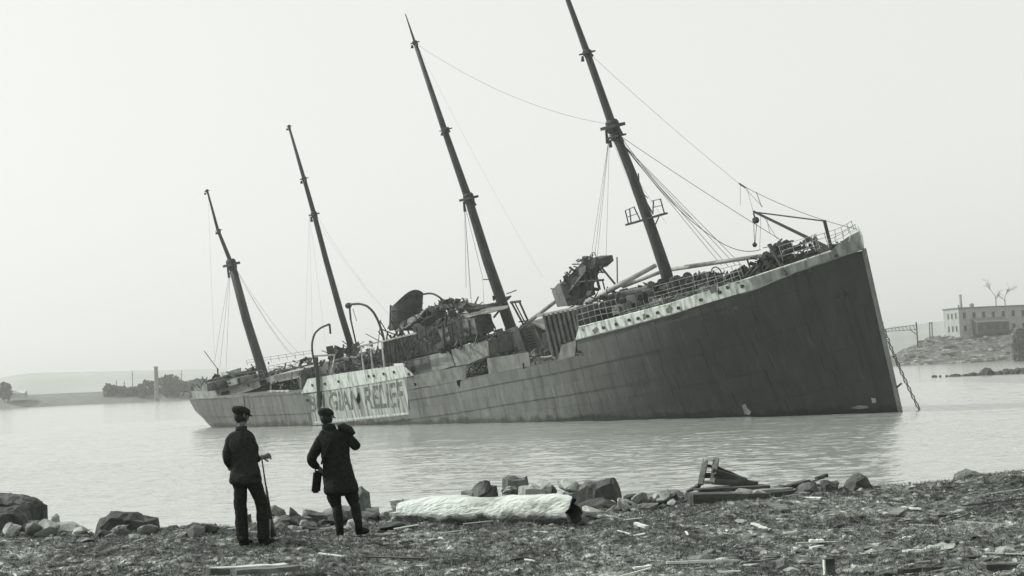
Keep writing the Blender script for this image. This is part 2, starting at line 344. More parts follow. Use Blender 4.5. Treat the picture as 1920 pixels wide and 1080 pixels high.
def pebbles(n, name, m, s0, s1, seed, lab):
    r = np.random.default_rng(seed); mb = MB()
    base = [(1, 0, 0), (-1, 0, 0), (0, 1, 0), (0, -1, 0), (0, 0, 1), (0, 0, -1)]
    fs = [(0, 2, 4), (2, 1, 4), (1, 3, 4), (3, 0, 4), (2, 0, 5), (1, 2, 5), (3, 1, 5), (0, 3, 5)]
    x = r.uniform(-9, 11, n*3); y = r.uniform(14.2, 28, n*3); k = (y < edge(x)+.5) & (fbm(x*.8, y*.8, 3, seed) > r.uniform(.35, .6, n*3)); x = x[k][:n]; y = y[k][:n]; z = ghd(x, y)
    for i in range(len(x)):
        s = s0*(s1/s0)**(r.random()**2.2); a = r.uniform(0, 6.3); c, sn = math.cos(a)*s, math.sin(a)*s; asp = r.uniform(.4, .9)
        vs = [(x[i]+(p[0]*c-p[1]*sn*asp)*r.uniform(.7, 1.2), y[i]+(p[0]*sn+p[1]*c*asp)*r.uniform(.7, 1.2), z[i]+p[2]*s*.45) for p in base]
        mb.add(vs, fs)
    o = mb.build(name, m, kind='stuff', label=lab, category=name); return o
pebbles(3200, 'pebbles', M['palerock'], .010, .075, 5, 'small pale pebbles and shell scattered in the turf')
pebbles(2600, 'gravel', M['rock'], .012, .08, 6, 'grey gravel stones scattered over the foreshore')

# ------------------------------------------------------------------ rocks
def rock_mesh(name, poly, Y, depth, m, seed, taper=.72, sub=3, jit=.05, zsink=.0):
    """chiselled stone: a silhouette at depth Y carried through its thickness, faceted and chipped"""
    r = random.Random(seed); P = [atd(x, y, Y) for x, y in poly]; c = sum(P)/len(P); sz = max(p[0] for p in P)-min(p[0] for p in P)
    gzz = gz(float(c[0]), Y)
    for p in P:
        if p[2] < c[2]:
            z_o = p[2]; p[2] = min(p[2], gz(float(p[0]), Y)-.12); p[0] += (p[0]-c[0])*min(.35, (z_o-p[2])*.5)
    bm = bmesh.new(); rings = []
    for d, s in ((-.5, taper*r.uniform(.75, .95)), (-.22, r.uniform(.92, 1.0)), (.1, 1.0), (.5, taper*r.uniform(.6, .95))):
        ring = []
        for p in P:
            q = (p-c)*s + c; zf = .15 if q[2] > c[2] else 0
            ring.append(bm.verts.new((q[0]+r.uniform(-1, 1)*jit*sz, Y+depth*d+r.uniform(-1, 1)*jit*sz, q[2]+r.uniform(-1, .6)*jit*sz*.5)))
        rings.append(ring)
    n = len(P)
    for a, b in zip(rings, rings[1:]):
        for k in range(n): bm.faces.new((a[k], a[(k+1) % n], b[(k+1) % n], b[k]))
    bm.faces.new(rings[0]); bm.faces.new(rings[-1][::-1])
    bmesh.ops.triangulate(bm, faces=bm.faces)
    bmesh.ops.recalc_face_normals(bm, faces=bm.faces)
    for e in bm.edges: e.smooth = False
    bmesh.ops.subdivide_edges(bm, edges=bm.edges, cuts=sub, use_grid_fill=True)
    bm.normal_update()
    for v in bm.verts:
        k = (float(fbm(v.co.x*7+v.co.z*3, v.co.y*7+v.co.z*6, 4, seed % 97))-.5)
        k2 = (float(fbm(v.co.x*22+v.co.z*9, v.co.y*22+v.co.z*17, 3, seed % 89))-.5)
        v.co += v.normal*(k*sz*.11+k2*.035)
    loc = Vector((c[0], Y, min(p[2] for p in P)))
    for v in bm.verts: v.co -= loc
    me = bpy.data.meshes.new(name); bm.to_mesh(me); bm.free(); me.materials.append(m)
    o = bpy.data.objects.new(name, me); C.objects.link(o); o.location = loc
    return o
def rock(poly, Y, depth, m, label, seed, name='boulder', cat='rock', group=None, **k):
    o = rock_mesh(name, poly, Y, depth, m, seed, **k); o['label'] = label; o['category'] = cat
    if group: o['group'] = group
    return o
ZR = lambda x, y: (x/4.8, 880+y/4.8)                 # zoom of the left end
ZM = lambda x, y: (360+x/4.364, 900+y/4.364)
ZL = lambda x, y: (720+x/4.0, 860+y/4.0)
ZT = lambda x, y: (1150+x/4.5, 840+y/4.5)
ZQ = lambda x, y: (1500+x/4.571, 860+y/4.571)
def pl(Zf, *pts): return [Zf(*p) for p in pts]
rock(pl(ZR, (-60, 230), (120, 210), (230, 225), (330, 275), (402, 325), (330, 450), (340, 520), (-60, 560)), 26.0, .9, M['darkrock'], 'largest dark boulder at the left edge of the shore', 1)
rock(pl(ZR, (-60, 350), (180, 335), (260, 400), (330, 520), (260, 640), (-60, 680)), 25.2, .7, M['darkrock'], 'dark boulder low in front of the largest boulder at left', 2)
rock(pl(ZR, (200, 470), (380, 450), (380, 500), (470, 560), (420, 640), (180, 640)), 25.1, .5, M['rock'], 'flat grey stone between the dark boulders and the pale rounded one', 3)
rock(pl(ZR, (375, 470), (500, 395), (530, 415), (520, 450), (400, 515)), 25.0, .3, M['palerock'], 'tilted pale slab leaning beside the left boulders', 4)
rock(pl(ZR, (450, 530), (520, 475), (640, 480), (770, 530), (790, 640), (640, 690), (400, 670)), 24.8, .6, M['palerock'], 'pale rounded stone between the left boulders and the squared block', 5)
rock(pl(ZR, (885, 490), (920, 430), (1010, 380), (1230, 385), (1280, 420), (1430, 440), (1410, 610), (1150, 640), (900, 640)), 25.0, .8, M['darkrock'], 'large squared dark stone block with a stepped top', 6, jit=.03)
rock(pl(ZR, (1490, 610), (1560, 540), (1720, 490), (1920, 510), (2060, 540), (2060, 640), (1700, 660), (1500, 650)), 24.7, .6, M['rock'], 'low flat grey stone left of the first man', 7)
rock(pl(ZR, (-40, 560), (90, 470), (110, 490), (10, 620), (-40, 640)), 24.6, .3, M['palerock'], 'pale pointed slab at the far left edge', 8)
rock(pl(ZR, (720, 740), (820, 690), (1000, 710), (1020, 760), (940, 800), (760, 780)), 23.2, .4, M['palerock'], 'small pale flat stone below the squared block', 9, name='stone')
rock(pl(ZR, (760, 870), (800, 810), (900, 800), (890, 860), (800, 900)), 21.4, .2, M['palerock'], 'small pale stone with a dark right side in the turf', 10, name='stone')
rock(pl(ZR, (1430, 890), (1500, 840), (1640, 825), (1700, 860), (1680, 920), (1480, 930)), 20.6, .3, M['palerock'], 'whitish stone behind a short pale stick', 11, name='stone')
rock(pl(ZM, (400, 285), (480, 275), (500, 330), (420, 360), (395, 330)), 25.2, .4, M['darkrock'], 'dark stone seen between the legs of the first man', 12)
rock(pl(ZM, (585, 260), (620, 215), (680, 205), (740, 250), (760, 290), (680, 350), (650, 420), (580, 440)), 24.6, .6, M['rock'], 'grey boulder just right of the first man', 13)
rock(pl(ZM, (640, 360), (690, 310), (770, 280), (830, 300), (850, 400), (760, 430), (650, 410)), 24.3, .5, M['darkrock'], 'dark stone between the two men, beside the upright shard', 14)
rock(pl(ZM, (795, 290), (805, 220), (830, 235), (890, 290), (870, 390), (810, 395)), 24.4, .3, M['darkrock'], 'dark upright pointed shard of stone between the men', 15)
rock(pl(ZM, (865, 400), (905, 250), (925, 240), (1020, 265), (1150, 270), (1180, 300), (1180, 390)), 24.2, .5, M['rock'], 'squared grey block with a bright left edge by the second man', 16, jit=.03)
rock(pl(ZM, (1372, 62), (1392, 45), (1452, 102), (1468, 180), (1500, 270), (1300, 280), (1335, 190), (1352, 120)), 24.6, .35, M['rock'], 'upright pointed grey stone behind the second man', 17)
rock(pl(ZM, (1070, 260), (1130, 220), (1200, 200), (1330, 220), (1420, 290), (1420, 340), (1250, 380), (1160, 330)), 24.5, .5, M['rock'], 'broad grey stone behind the legs of the second man', 18)
rock(pl(ZM, (1400, 225), (1520, 225), (1590, 270), (1560, 310), (1420, 260)), 24.6, .4, M['palerock'], 'pale low stone right of the second man', 19)
rock(pl(ZL, (160, 380), (170, 325), (240, 300), (300, 290), (330, 330), (200, 390)), 24.5, .4, M['palerock'], 'pale lumpy stone behind the left end of the log', 20)
rock(pl(ZL, (560, 265), (590, 245), (680, 225), (745, 195), (830, 200), (880, 245), (860, 275), (600, 275)), 25.6, .5, M['rock'], 'low pointed grey rock behind the middle of the log', 21)
rock(pl(ZL, (880, 240), (885, 140), (920, 122), (1040, 150), (1065, 132), (1180, 205), (1090, 215), (980, 250)), 25.6, .5, M['rock'], 'angular rock with a pale left face standing above the log', 22, jit=.03)
rock(pl(ZL, (980, 265), (1020, 205), (1110, 195), (1200, 215), (1280, 260), (1260, 290)), 25.0, .4, M['palerock'], 'white low stone touching the top of the log', 23)
rock(pl(ZL, (1280, 305), (1340, 255), (1480, 185), (1530, 170), (1590, 180), (1530, 275), (1660, 290), (1650, 350), (1400, 350)), 25.2, .5, M['rock'], 'sloping grey rock at the right end of the log', 24)
rock(pl(ZL, (1505, 270), (1520, 200), (1600, 175), (1700, 145), (1730, 150), (1770, 230), (1805, 310), (1780, 345), (1680, 300), (1640, 270)), 25.0, .5, M['darkrock'], 'large dark angular rock with a bright left edge right of the log', 25, jit=.025)
rock(pl(ZL, (1350, 380), (1460, 330), (1660, 300), (1760, 340), (1780, 400), (1640, 480), (1500, 470), (1380, 480)), 24.3, .5, M['darkrock'], 'dark broken rock beneath the right end of the log', 26)
rock(pl(ZT, (200, 440), (240, 400), (420, 365), (540, 350), (640, 400), (600, 460), (420, 480), (240, 470)), 25.0, .5, M['rock'], 'rounded grey rock left of the broken timber frame', 27)
rock(pl(ZT, (20, 560), (100, 500), (250, 460), (390, 460), (330, 520), (180, 580), (60, 590)), 24.2, .4, M['rock'], 'low slanting stone between the log and the timber frame', 28)
rock(pl(ZT, (230, 560), (420, 470), (540, 455), (640, 490), (600, 540), (420, 560)), 24.4, .4, M['darkrock'], 'dark slab lying left of the tarred planks', 29)
rock(pl(ZQ, (340, 245), (400, 190), (470, 130), (510, 122), (560, 155), (620, 200), (660, 230), (600, 250)), 25.5, .7, M['darkrock'], 'dark pyramid shaped rock at the water edge', 30, jit=.025)
rock(pl(ZQ, (165, 240), (180, 190), (230, 180), (320, 225), (310, 290), (230, 305), (180, 285)), 25.2, .4, M['darkrock'], 'dark squat rock left of the pyramid shaped rock', 31)
rock(pl(ZQ, (1265, 200), (1330, 135), (1400, 100), (1450, 88), (1540, 130), (1560, 165), (1500, 200), (1300, 215)), 26.9, .6, M['rock'], 'peaked grey rock with a dark right face at far right', 32, jit=.02)
rock(pl(ZQ, (910, 215), (940, 195), (950, 215), (945, 225)), 27, .15, M['darkrock'], 'tiny dark stone on the grass edge between the two peaked rocks', 33, name='stone')
rock(pl(ZT, (1270, 1090), (1310, 1010), (1380, 960), (1430, 930), (1480, 970), (1530, 1060), (1540, 1120), (1300, 1120)), 16.6, .35, M['rock'], 'grey pointed stone at the bottom edge right of centre', 34)
rock(pl(ZQ, (250, 845), (270, 800), (300, 785), (450, 790), (560, 800), (590, 840), (550, 860), (300, 870)), 17.6, .25, M['palerock'], 'white rounded oblong slab of stone in the turf', 35, jit=.02, name='stone')
rock(pl(ZT, (790, 870), (830, 850), (900, 860), (970, 900), (960, 925), (880, 910)), 18.3, .15, M['palerock'], 'white lump of stone above the long pale stick', 36, name='stone')
rock(pl(ZL, (1560, 800), (1600, 750), (1650, 740), (1740, 710), (1750, 750), (1690, 790), (1600, 820)), 18.6, .2, M['palerock'], 'pale forked lump of stone low in the turf', 37, name='stone')
rock(pl(ZL, (1570, 900), (1610, 850), (1690, 850), (1720, 880), (1700, 900)), 17.2, .2, M['palerock'], 'white stone cut by the bottom edge of the picture', 38, name='stone')
rock(pl(ZM, (500, 680), (560, 640), (640, 615), (730, 625), (700, 650), (600, 665), (540, 700)), 19.6, .25, M['rock'], 'low grey stone in the turf above the bottom planks', 39, name='stone')
rr = random.Random(77)
def rubble(x0, x1, ytop, ybot, n, D0, lab, grp, mats=('rock', 'rock', 'darkrock', 'palerock')):
    for i in range(n):
        cx = rr.uniform(x0, x1); f = (cx-x0)/(x1-x0); mk = rr.choice(mats); cy = rr.uniform(ytop(f), ybot(f)); d_ = ray(cx, cy); Y = 19.0
        while Y < 26.5:
            p = CP + d_*(Y/d_[1])
            if gz(float(p[0]), float(p[1])) > p[2]: break
            Y += .04
        if Y >= 26.4: p = atd(cx, cy, D0); 
        sz = rr.uniform(.07, .19); bm = bmesh.new()
        for q in range(16):
            v = Vector((rr.gauss(0, 1), rr.gauss(0, 1), rr.gauss(0, 1))).normalized(); bm.verts.new((v.x*sz*rr.uniform(.9, 1.5), v.y*sz, v.z*sz*rr.uniform(.55, .8)))
        bmesh.ops.convex_hull(bm, input=bm.verts); bmesh.ops.delete(bm, geom=[v for v in bm.verts if not v.link_faces], context='VERTS')
        bmesh.ops.bevel(bm, geom=bm.edges[:], offset=sz*.05, segments=1, affect='EDGES'); bmesh.ops.triangulate(bm, faces=bm.faces); bmesh.ops.subdivide_edges(bm, edges=bm.edges, cuts=1); bm.normal_update()
        for v in bm.verts: v.co += v.normal*(float(fbm(v.co.x*25+i, v.co.y*25+v.co.z*20, 3, i))-.5)*sz*.22
        me = bpy.data.meshes.new('rubble_stone'); bm.to_mesh(me); bm.free(); me.materials.append(M[mk])
        o = bpy.data.objects.new('rubble_stone', me); C.objects.link(o); o.location = (float(p[0]), float(p[1]), float(p[2])+sz*.12); o.rotation_euler = (rr.uniform(-.4, .4), rr.uniform(-.4, .4), rr.uniform(0, 6))
        tn = {'palerock': 'pale', 'rock': 'grey', 'darkrock': 'dark'}[mk]; o['label'] = '%s %s %s' % ('larger' if sz > .13 else 'small', tn, lab.replace('pale ', '').replace('dark ', '')); o['category'] = 'stone'; o['group'] = grp
rubble(1085, 1310, lambda f: 945-20*f, lambda f: 968-18*f, 22, 24.6, 'jagged rubble stone packed between the log and the broken timber frame', 'rubble between log and timber frame')
rubble(480, 760, lambda f: 975-8*f, lambda f: 998-12*f, 20, 23.9, 'jagged rubble stone in the line of stones between the men and the log', 'rubble between the men and the log')
rubble(0, 420, lambda f: 990+3*f, lambda f: 1012, 22, 24.2, 'rubble stone at the foot of the boulders on the left', 'rubble under the left boulders')
rubble(1450, 1560, lambda f: 912, lambda f: 926-4*f, 8, 25.2, 'rubble stone near the dark squat rock', 'rubble by the dark squat rock', ('darkrock', 'darkrock', 'rock'))
rubble(880, 1090, lambda f: 915, lambda f: 925, 9, 25.2, 'rubble stone showing behind the top of the log', 'rubble behind the log')
rubble(1062, 1120, lambda f: 966, lambda f: 985, 7, 22.5, 'dark broken lump piled against the open right end of the log', 'lumps at the open end of the log', ('darkrock', 'darkrock', 'rock'))
rubble(735, 790, lambda f: 955, lambda f: 985, 6, 23.4, 'pale broken lump against the ragged left end of the log', 'lumps at the ragged end of the log', ('palerock', 'rock'))
# middle-sized stones half sunk in the foreshore
def foreshore_stone(x, y, sz, mk, flat, lab, grp):
    bm = bmesh.new()
    for q in range(14):
        v = Vector((rr.gauss(0, 1), rr.gauss(0, 1), rr.gauss(0, 1))).normalized(); bm.verts.new((v.x*sz*rr.uniform(.9, 1.6), v.y*sz, v.z*sz*flat))
    bmesh.ops.convex_hull(bm, input=bm.verts); bmesh.ops.delete(bm, geom=[v for v in bm.verts if not v.link_faces], context='VERTS')
    bmesh.ops.bevel(bm, geom=bm.edges[:], offset=sz*.06, segments=1, affect='EDGES')
    me = bpy.data.meshes.new('foreshore_stone'); bm.to_mesh(me); bm.free(); me.materials.append(M[mk])
    o = bpy.data.objects.new('foreshore_stone', me); C.objects.link(o); o.location = (x, y, gz(x, y)+sz*flat*.25); o.rotation_euler = (rr.uniform(-.2, .2), rr.uniform(-.2, .2), rr.uniform(-.6, .6))
    o['label'] = lab; o['category'] = 'stone'; o['group'] = grp
for i in range(170):
    if i < 85: x = rr.uniform(1.5, 7); y = rr.uniform(15.2, 18.6)
    else: x = rr.uniform(-8, 8); y = rr.uniform(15.5, 25)
    if y > edge(x)-.4 or abs(x+3.6) < .5 and y > 20.5 or abs(x+2.4) < .5 and y > 21: continue
    mk = rr.choice(['palerock', 'palerock', 'rock', 'darkrock', 'rock']); sz = rr.uniform(.03, .10)*(1.5 if i % 9 == 0 else 1); fl = rr.uniform(.25, .6)
    foreshore_stone(x, y, sz, mk, fl, '%s %s %s stone half sunk in the foreshore, %s' % ('sizeable' if sz > .09 else ('small' if sz < .055 else 'fist-sized'), 'flat' if fl < .4 else 'blocky', {'palerock': 'pale', 'rock': 'grey', 'darkrock': 'dark'}[mk], ('near the bottom edge' if y < 18 else 'farther up the turf')+(' at left' if x < -2 else (' in the middle' if x < 2.5 else ' at right'))), 'stones sunk in the foreshore')
# smaller stones of the bank, one by one
rs = random.Random(99)
for i in range(110):
    x = rs.uniform(-10, 6) if i % 5 else rs.uniform(-10, 10); y = float(edge(x)) + rs.uniform(-.5, 1.2); s = rs.uniform(.05, .16)
    if 0 < x < 2.2: y += .5
    q = [(x+s*1.3*math.cos(a)*rs.uniform(.7, 1.2), s*.7*math.sin(a)*rs.uniform(.7, 1.1)) for a in np.linspace(0, 2*math.pi, 8)[:-1]]
    z0 = gz(x, y)+s*.25; mb = MB()
    bm = bmesh.new()
    bmesh.ops.create_icosphere(bm, subdivisions=2, radius=1)
    pls = [(Vector((rs.gauss(0, 1), rs.gauss(0, 1), rs.gauss(0, .8))).normalized(), rs.uniform(.45, .8)) for _ in range(9)]
    for v in bm.verts:
        for pn, pd in pls:
            dd = v.co.dot(pn)-pd
            if dd > 0: v.co -= pn*dd
        k = 1+.25*(float(fbm(v.co.x*2.5+i*3, v.co.y*2.5+v.co.z*2, 3, i))-.5)
        v.co = Vector((v.co.x*s*1.3*k, v.co.y*s*k, max(-.6, min(v.co.z, .72))*s*.8*k))
    me = bpy.data.meshes.new('shore_stone'); bm.to_mesh(me); bm.free(); mk = rs.choice(['rock', 'rock', 'darkrock', 'palerock']); me.materials.append(M[mk])
    o = bpy.data.objects.new('shore_stone', me); C.objects.link(o); o.location = (x, y, z0); o.rotation_euler = (rs.uniform(-.3, .3), rs.uniform(-.3, .3), rs.uniform(0, 6))
    o['label'] = '%s %s shore stone on the bank edge %s' % ('larger' if s > .11 else 'small', {'rock': 'grey', 'darkrock': 'dark', 'palerock': 'pale'}[mk], 'left of the men' if x < -4.2 else ('around the two men' if x < -1.9 else ('behind the log' if x < 1.1 else ('by the timber frame' if x < 4 else 'toward the right edge')))); o['category'] = 'stone'; o['group'] = 'small stones along the bank'

# ------------------------------------------------------------------ the hollow bleached log
lg = empty('log', (0, 0, 0), label='big bleached hollow log with a dark rotten right end', category='log')
a = _a; b = _b; ax = Vector(b)-Vector(a); nn = 40; mm = 28
lg.location = a; vs = []; fs = []; t_ = ax.normalized(); up = Vector((0, 0, 1)); sd_ = t_.cross(up).normalized(); up = sd_.cross(t_)
for i in range(nn+1):
    f = i/nn; r0 = .20 + .045*math.sin(min(f*2.2, 1.57)) + .016*math.sin(f*7) - .03*max(0, f-.75)*3
    for k in range(mm):
        an = 2*math.pi*k/mm; n0 = float(fbm(f*9+3, math.cos(an)*1.5+5+math.sin(an), 4, 8))-.5
        r1 = r0*(1+.42*n0)*(.93 if math.sin(an) > 0 else 1.05); end = (float(fbm(math.cos(an)*2+9, math.sin(an)*2+4, 3, 4))-.5)*.30
        fx = f + (end*.35 if i == nn else 0) + (end*.5 if i == 0 else 0)
        p = ax*fx + sd_*math.cos(an)*r1 + up*math.sin(an)*r1; vs.append(tuple(p))
for i in range(nn):
    for k in range(mm): fs.append((i*mm+k, i*mm+(k+1) % mm, (i+1)*mm+(k+1) % mm, (i+1)*mm+k))
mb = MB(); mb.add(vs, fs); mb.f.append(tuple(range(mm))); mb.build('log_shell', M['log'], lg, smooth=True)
mb = MB(); rim = vs[-mm:]
inner = [tuple(Vector(p)*1 + (ax*1.0-Vector(p)).dot(t_)*t_*0 + ((ax.dot(t_)*t_)+(0*t_)-Vector(p)+t_*(Vector(p).dot(t_)-ax.dot(t_)))*.16) for p in rim]
deep = [tuple(Vector(p)-t_*.55) for p in inner]
rm = MB(); rm.add(list(rim)+inner, [(k, (k+1) % mm, mm+(k+1) % mm, mm+k) for k in range(mm)]); rm.build('broken_rim', M['wood'], lg)
mb.add(list(rim)+inner+deep, [(mm+k, mm+(k+1) % mm, 2*mm+(k+1) % mm, 2*mm+k) for k in range(mm)] + [tuple(range(2*mm, 3*mm))])
mb.build('hollow_core', M['login'], lg)
mb = MB(); 
for q in range(5):
    t0 = q*1.25; c0 = sd_*math.cos(t0)*.15+up*math.sin(t0)*.15; mb.beam(ax*.03+c0, ax*(-.02-.025*(q % 3))+c0*.95, .12, .05, up=tuple(up*math.cos(t0)-sd_*math.sin(t0)))
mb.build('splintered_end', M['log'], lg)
mb = MB(); mb.tube([ax*.36-sd_*-.2+up*.03, ax*.40-sd_*-.235-up*.03, ax*.44-sd_*-.22-up*.1], [.03, .055, .02], 8); mb.build('knot', M['wood'], lg, smooth=True)

# ------------------------------------------------------------------ broken timber frame and planks
def plank(p0, p1, Y0, Y1, wd, th, m, label, name='plank', cat='plank', parent=None, group=None):
    A = Vector(atd(*p0, Y0)); B = Vector(atd(*p1, Y1)); mb = MB(); mid = (A+B)/2
    t = (B-A).normalized(); upv = Vector((0, 0, 1)); s_ = t.cross(upv).normalized(); u2 = s_.cross(t); r = random.Random(int(p0[0]*7+p0[1]))
    N = 6; vs = []
    for i in range(N+1):
        f = i/N; c = A+(B-A)*f - mid + u2*r.uniform(-.006, .006)
        w2 = wd/2*r.uniform(.9, 1.05); e = r.uniform(-.02, .02) if i in (0, N) else 0
        for sx, sy in ((-1, -1), (1, -1), (1, 1), (-1, 1)): vs.append(c+s_*sx*w2+u2*sy*th/2+t*e*sx)
    fs = [(i*4+k, i*4+(k+1) % 4, i*4+4+(k+1) % 4, i*4+4+k) for i in range(N) for k in range(4)] + [(3, 2, 1, 0), (N*4, N*4+1, N*4+2, N*4+3)]
    mid = mid+Vector((0, 0, .02)); mb.add(vs, fs)
    if parent is not None:
        mb.v = [tuple(Vector(v)+mid-parent.location) for v in mb.v]; return mb.build(name, m, parent)
    o = mb.build(name, m, None); o.location = mid; o['label'] = label; o['category'] = cat
    if group: o['group'] = group
    return o
tf = empty('timber_frame', atd(*ZT(850, 310), 25.3), label='broken timber frame with a ladder-like upright side and slanting braces', category='timber frame')
for a_, b_, w_, t2, mm_ in (((780, 100), (735, 320), .09, .035, 'wood'), ((870, 95), (835, 305), .09, .04, 'wood'),):
    plank(ZT(*a_), ZT(*b_), 25.5, 25.2, w_, t2, M[mm_], '', name='upright', parent=tf)
for y0, y1 in ((112, 105), (160, 168), (232, 232), (255, 250), (300, 300)):
    plank(ZT(768-(y0-100)*.15, y0), ZT(868-(y0-100)*.15, y1), 25.45, 25.5, .03, .045, M['palewood' if y0 < 130 or y0 > 290 else 'darkwood'], '', name='rung', parent=tf)
plank(ZT(860, 170), ZT(1070, 265), 25.5, 25.4, .10, .06, M['darkwood'], '', name='brace', parent=tf)
plank(ZT(845, 215), ZT(1120, 300), 25.4, 25.3, .20, .12, M['darkwood'], '', name='brace', parent=tf)
plank(ZT(840, 290), ZT(1200, 315), 25.3, 25.4, .3, .09, M['darkwood'], '', name='sill', parent=tf)
plank(ZT(840, 255), ZT(1150, 308), 25.35, 25.4, .25, .10, M['darkwood'], '', name='side_board', parent=tf)
pk = [((620, 385), (720, 330), 25.2, 25.3, .08, .05, 'darkwood', 'short dark plank sloping down left of the timber frame'),
      ((700, 375), (1290, 340), 25.0, 25.2, .35, .07, 'darkwood', 'wide dark plank directly under the timber frame'),
      ((860, 410), (1480, 355), 24.7, 25.0, .3, .05, 'wood', 'long grey plank in front of the timber frame'),
      ((640, 440), (1300, 430), 24.5, 24.7, .5, .16, 'darkwood', 'thick tarred beam lowest in the plank pile'),
      ((1000, 440), (1500, 400), 24.6, 24.9, .4, .14, 'darkwood', 'tarred beam at the right end of the plank pile'),
      ((1460, 350), (1640, 295), 25.2, 25.5, .12, .07, 'darkwood', 'dark timber end pointing up to the right'),
      ((1640, 300), (1740, 275), 25.5, 25.6, .03, .02, 'wood', 'thin stick bridging to the dark squat rock'),
      ((1715, 270), (1800, 240), 25.5, 25.6, .08, .05, 'darkwood', 'stubby dark board sticking up over the water'),
      ((1430, 410), (1620, 395), 24.8, 24.9, .35, .05, 'wood', 'grey broad board right of the plank pile'),
      ((1630, 345), (1750, 358), 25.2, 25.2, .2, .07, 'palewood', 'short pale board in front of the dark squat rock'),
      ((1475, 446), (1800, 455), 23.8, 23.8, .06, .03, 'palewood', 'thin straight pale board lying right of the plank pile'),
      ((1340, 480), (1460, 540), 22.9, 22.2, .14, .03, 'wood', 'grey board pointing toward the camera below the plank pile'),
      ((60, 470), (380, 450), 24.5, 24.8, .2, .05, 'wood', 'weathered plank between the rocks right of the log'),
      ((400, 520), (640, 455), 24.3, 24.6, .15, .06, 'darkwood', 'dark curved plank end leaning on the stones'),
      ((1170, 648), (1325, 705), 20.6, 19.9, .05, .02, 'palewood', 'bright pointed splinter below the grey board'),
      ((1440, 728), (1550, 722), 19.6, 19.6, .04, .02, 'palewood', 'short pale stick with notched ends'),
      ((450, 978), (1070, 968), 16.9, 17.0, .035, .025, 'palewood', 'long straight pale stick in the foreground turf'),
      ((890, 955), (1080, 942), 17.2, 17.3, .09, .02, 'palewood', 'short pale board lying behind the long stick'),
      ((1100, 985), (1470, 945), 16.9, 17.3, .04, .02, 'wood', 'grey lath slanting right of the long pale stick'),
      ((180, 650), (285, 680), 20.4, 20.2, .06, .03, 'palewood', 'small white chip of board below the rocks'),
      ((170, 1035), (310, 1010), 16.2, 16.4, .06, .02, 'palewood', 'white splinter at the bottom left of the long stick'),
      ((890, 1060), (1075, 1058), 15.8, 15.8, .03, .015, 'palewood', 'thin pale splinter close to the bottom edge'),
      ((610, 715), (630, 750), 19.6, 19.2, .025, .01, 'palewood', 'tiny pale upright splinter in the turf')]
for i, (p0, p1, y0, y1, wd, th, mm_, lb) in enumerate(pk): plank(ZT(*p0), ZT(*p1), y0, y1, wd, th, M[mm_], lb)
pk = [((1385, 892), (2000, 870), 15.9, 16.0, .12, .09, 'darkwood', 'heavy dark beam at the lower right edge'),
      ((1600, 960), (2000, 950), 15.4, 15.4, .10, .08, 'darkwood', 'dark beam below the heavy beam at right'),
      ((1780, 930), (2000, 925), 15.6, 15.6, .08, .03, 'palewood', 'bright white board end between the two dark beams'),
      ((860, 985), (1330, 945), 15.3, 15.8, .05, .04, 'darkwood', 'dark slanting pole at the bottom right'),
      ((1060, 940), (1600, 935), 15.8, 15.9, .06, .03, 'wood', 'grey plank resting above the dark slanting pole'),
      ((1140, 990), (1380, 950), 15.2, 15.5, .05, .02, 'wood', 'grey lath beside the dark slanting pole'),
      ((880, 428), (1040, 445), 21.8, 21.6, .05, .02, 'palewood', 'thin white slat in the middle of the right turf'),
      ((1000, 395), (1110, 415), 22.1, 22.0, .06, .02, 'palewood', 'white flake of board beside the long thin lath'),
      ((1150, 418), (1410, 425), 22.0, 22.0, .05, .02, 'wood', 'long thin grey lath on the right turf'),
      ((790, 495), (875, 440), 21.0, 21.6, .18, .02, 'wood', 'small square grey board tilted in the turf'),
      ((950, 705), (1220, 712), 18.0, 18.0, .035, .02, 'wood', 'thin grey stick above the pale stones at right'),
      ((880, 695), (950, 690), 18.2, 18.2, .05, .02, 'palewood', 'pale stub of wood left of the thin grey stick'),
      ((1830, 380), (1960, 395), 22.4, 22.3, .06, .02, 'palewood', 'pale lath running out of the right edge'),
      ((1830, 610), (1960, 628), 18.9, 18.8, .07, .03, 'palewood', 'bright board stub at the right edge'),
      ((1730, 775), (1870, 785), 17.2, 17.2, .07, .02, 'palewood', 'pale board by the right edge above the beams'),
      ((1500, 275), (1580, 292), 24.6, 24.4, .05, .02, 'palewood', 'little pale slat near the peaked rock'),
      ((900, 808), (1070, 800), 17.0, 17.1, .09, .02, 'palewood', 'broad pale chip of board in the stony patch'),
      ((80, 718), (190, 712), 18.1, 18.1, .08, .02, 'palewood', 'pale flat chip above the white oblong slab'),
      ((90, 785), (180, 760), 17.6, 17.8, .06, .02, 'palewood', 'pale curled chip left of the white oblong slab')]
for i, (p0, p1, y0, y1, wd, th, mm_, lb) in enumerate(pk): plank(ZQ(*p0), ZQ(*p1), y0, y1, wd, th, M[mm_], lb)
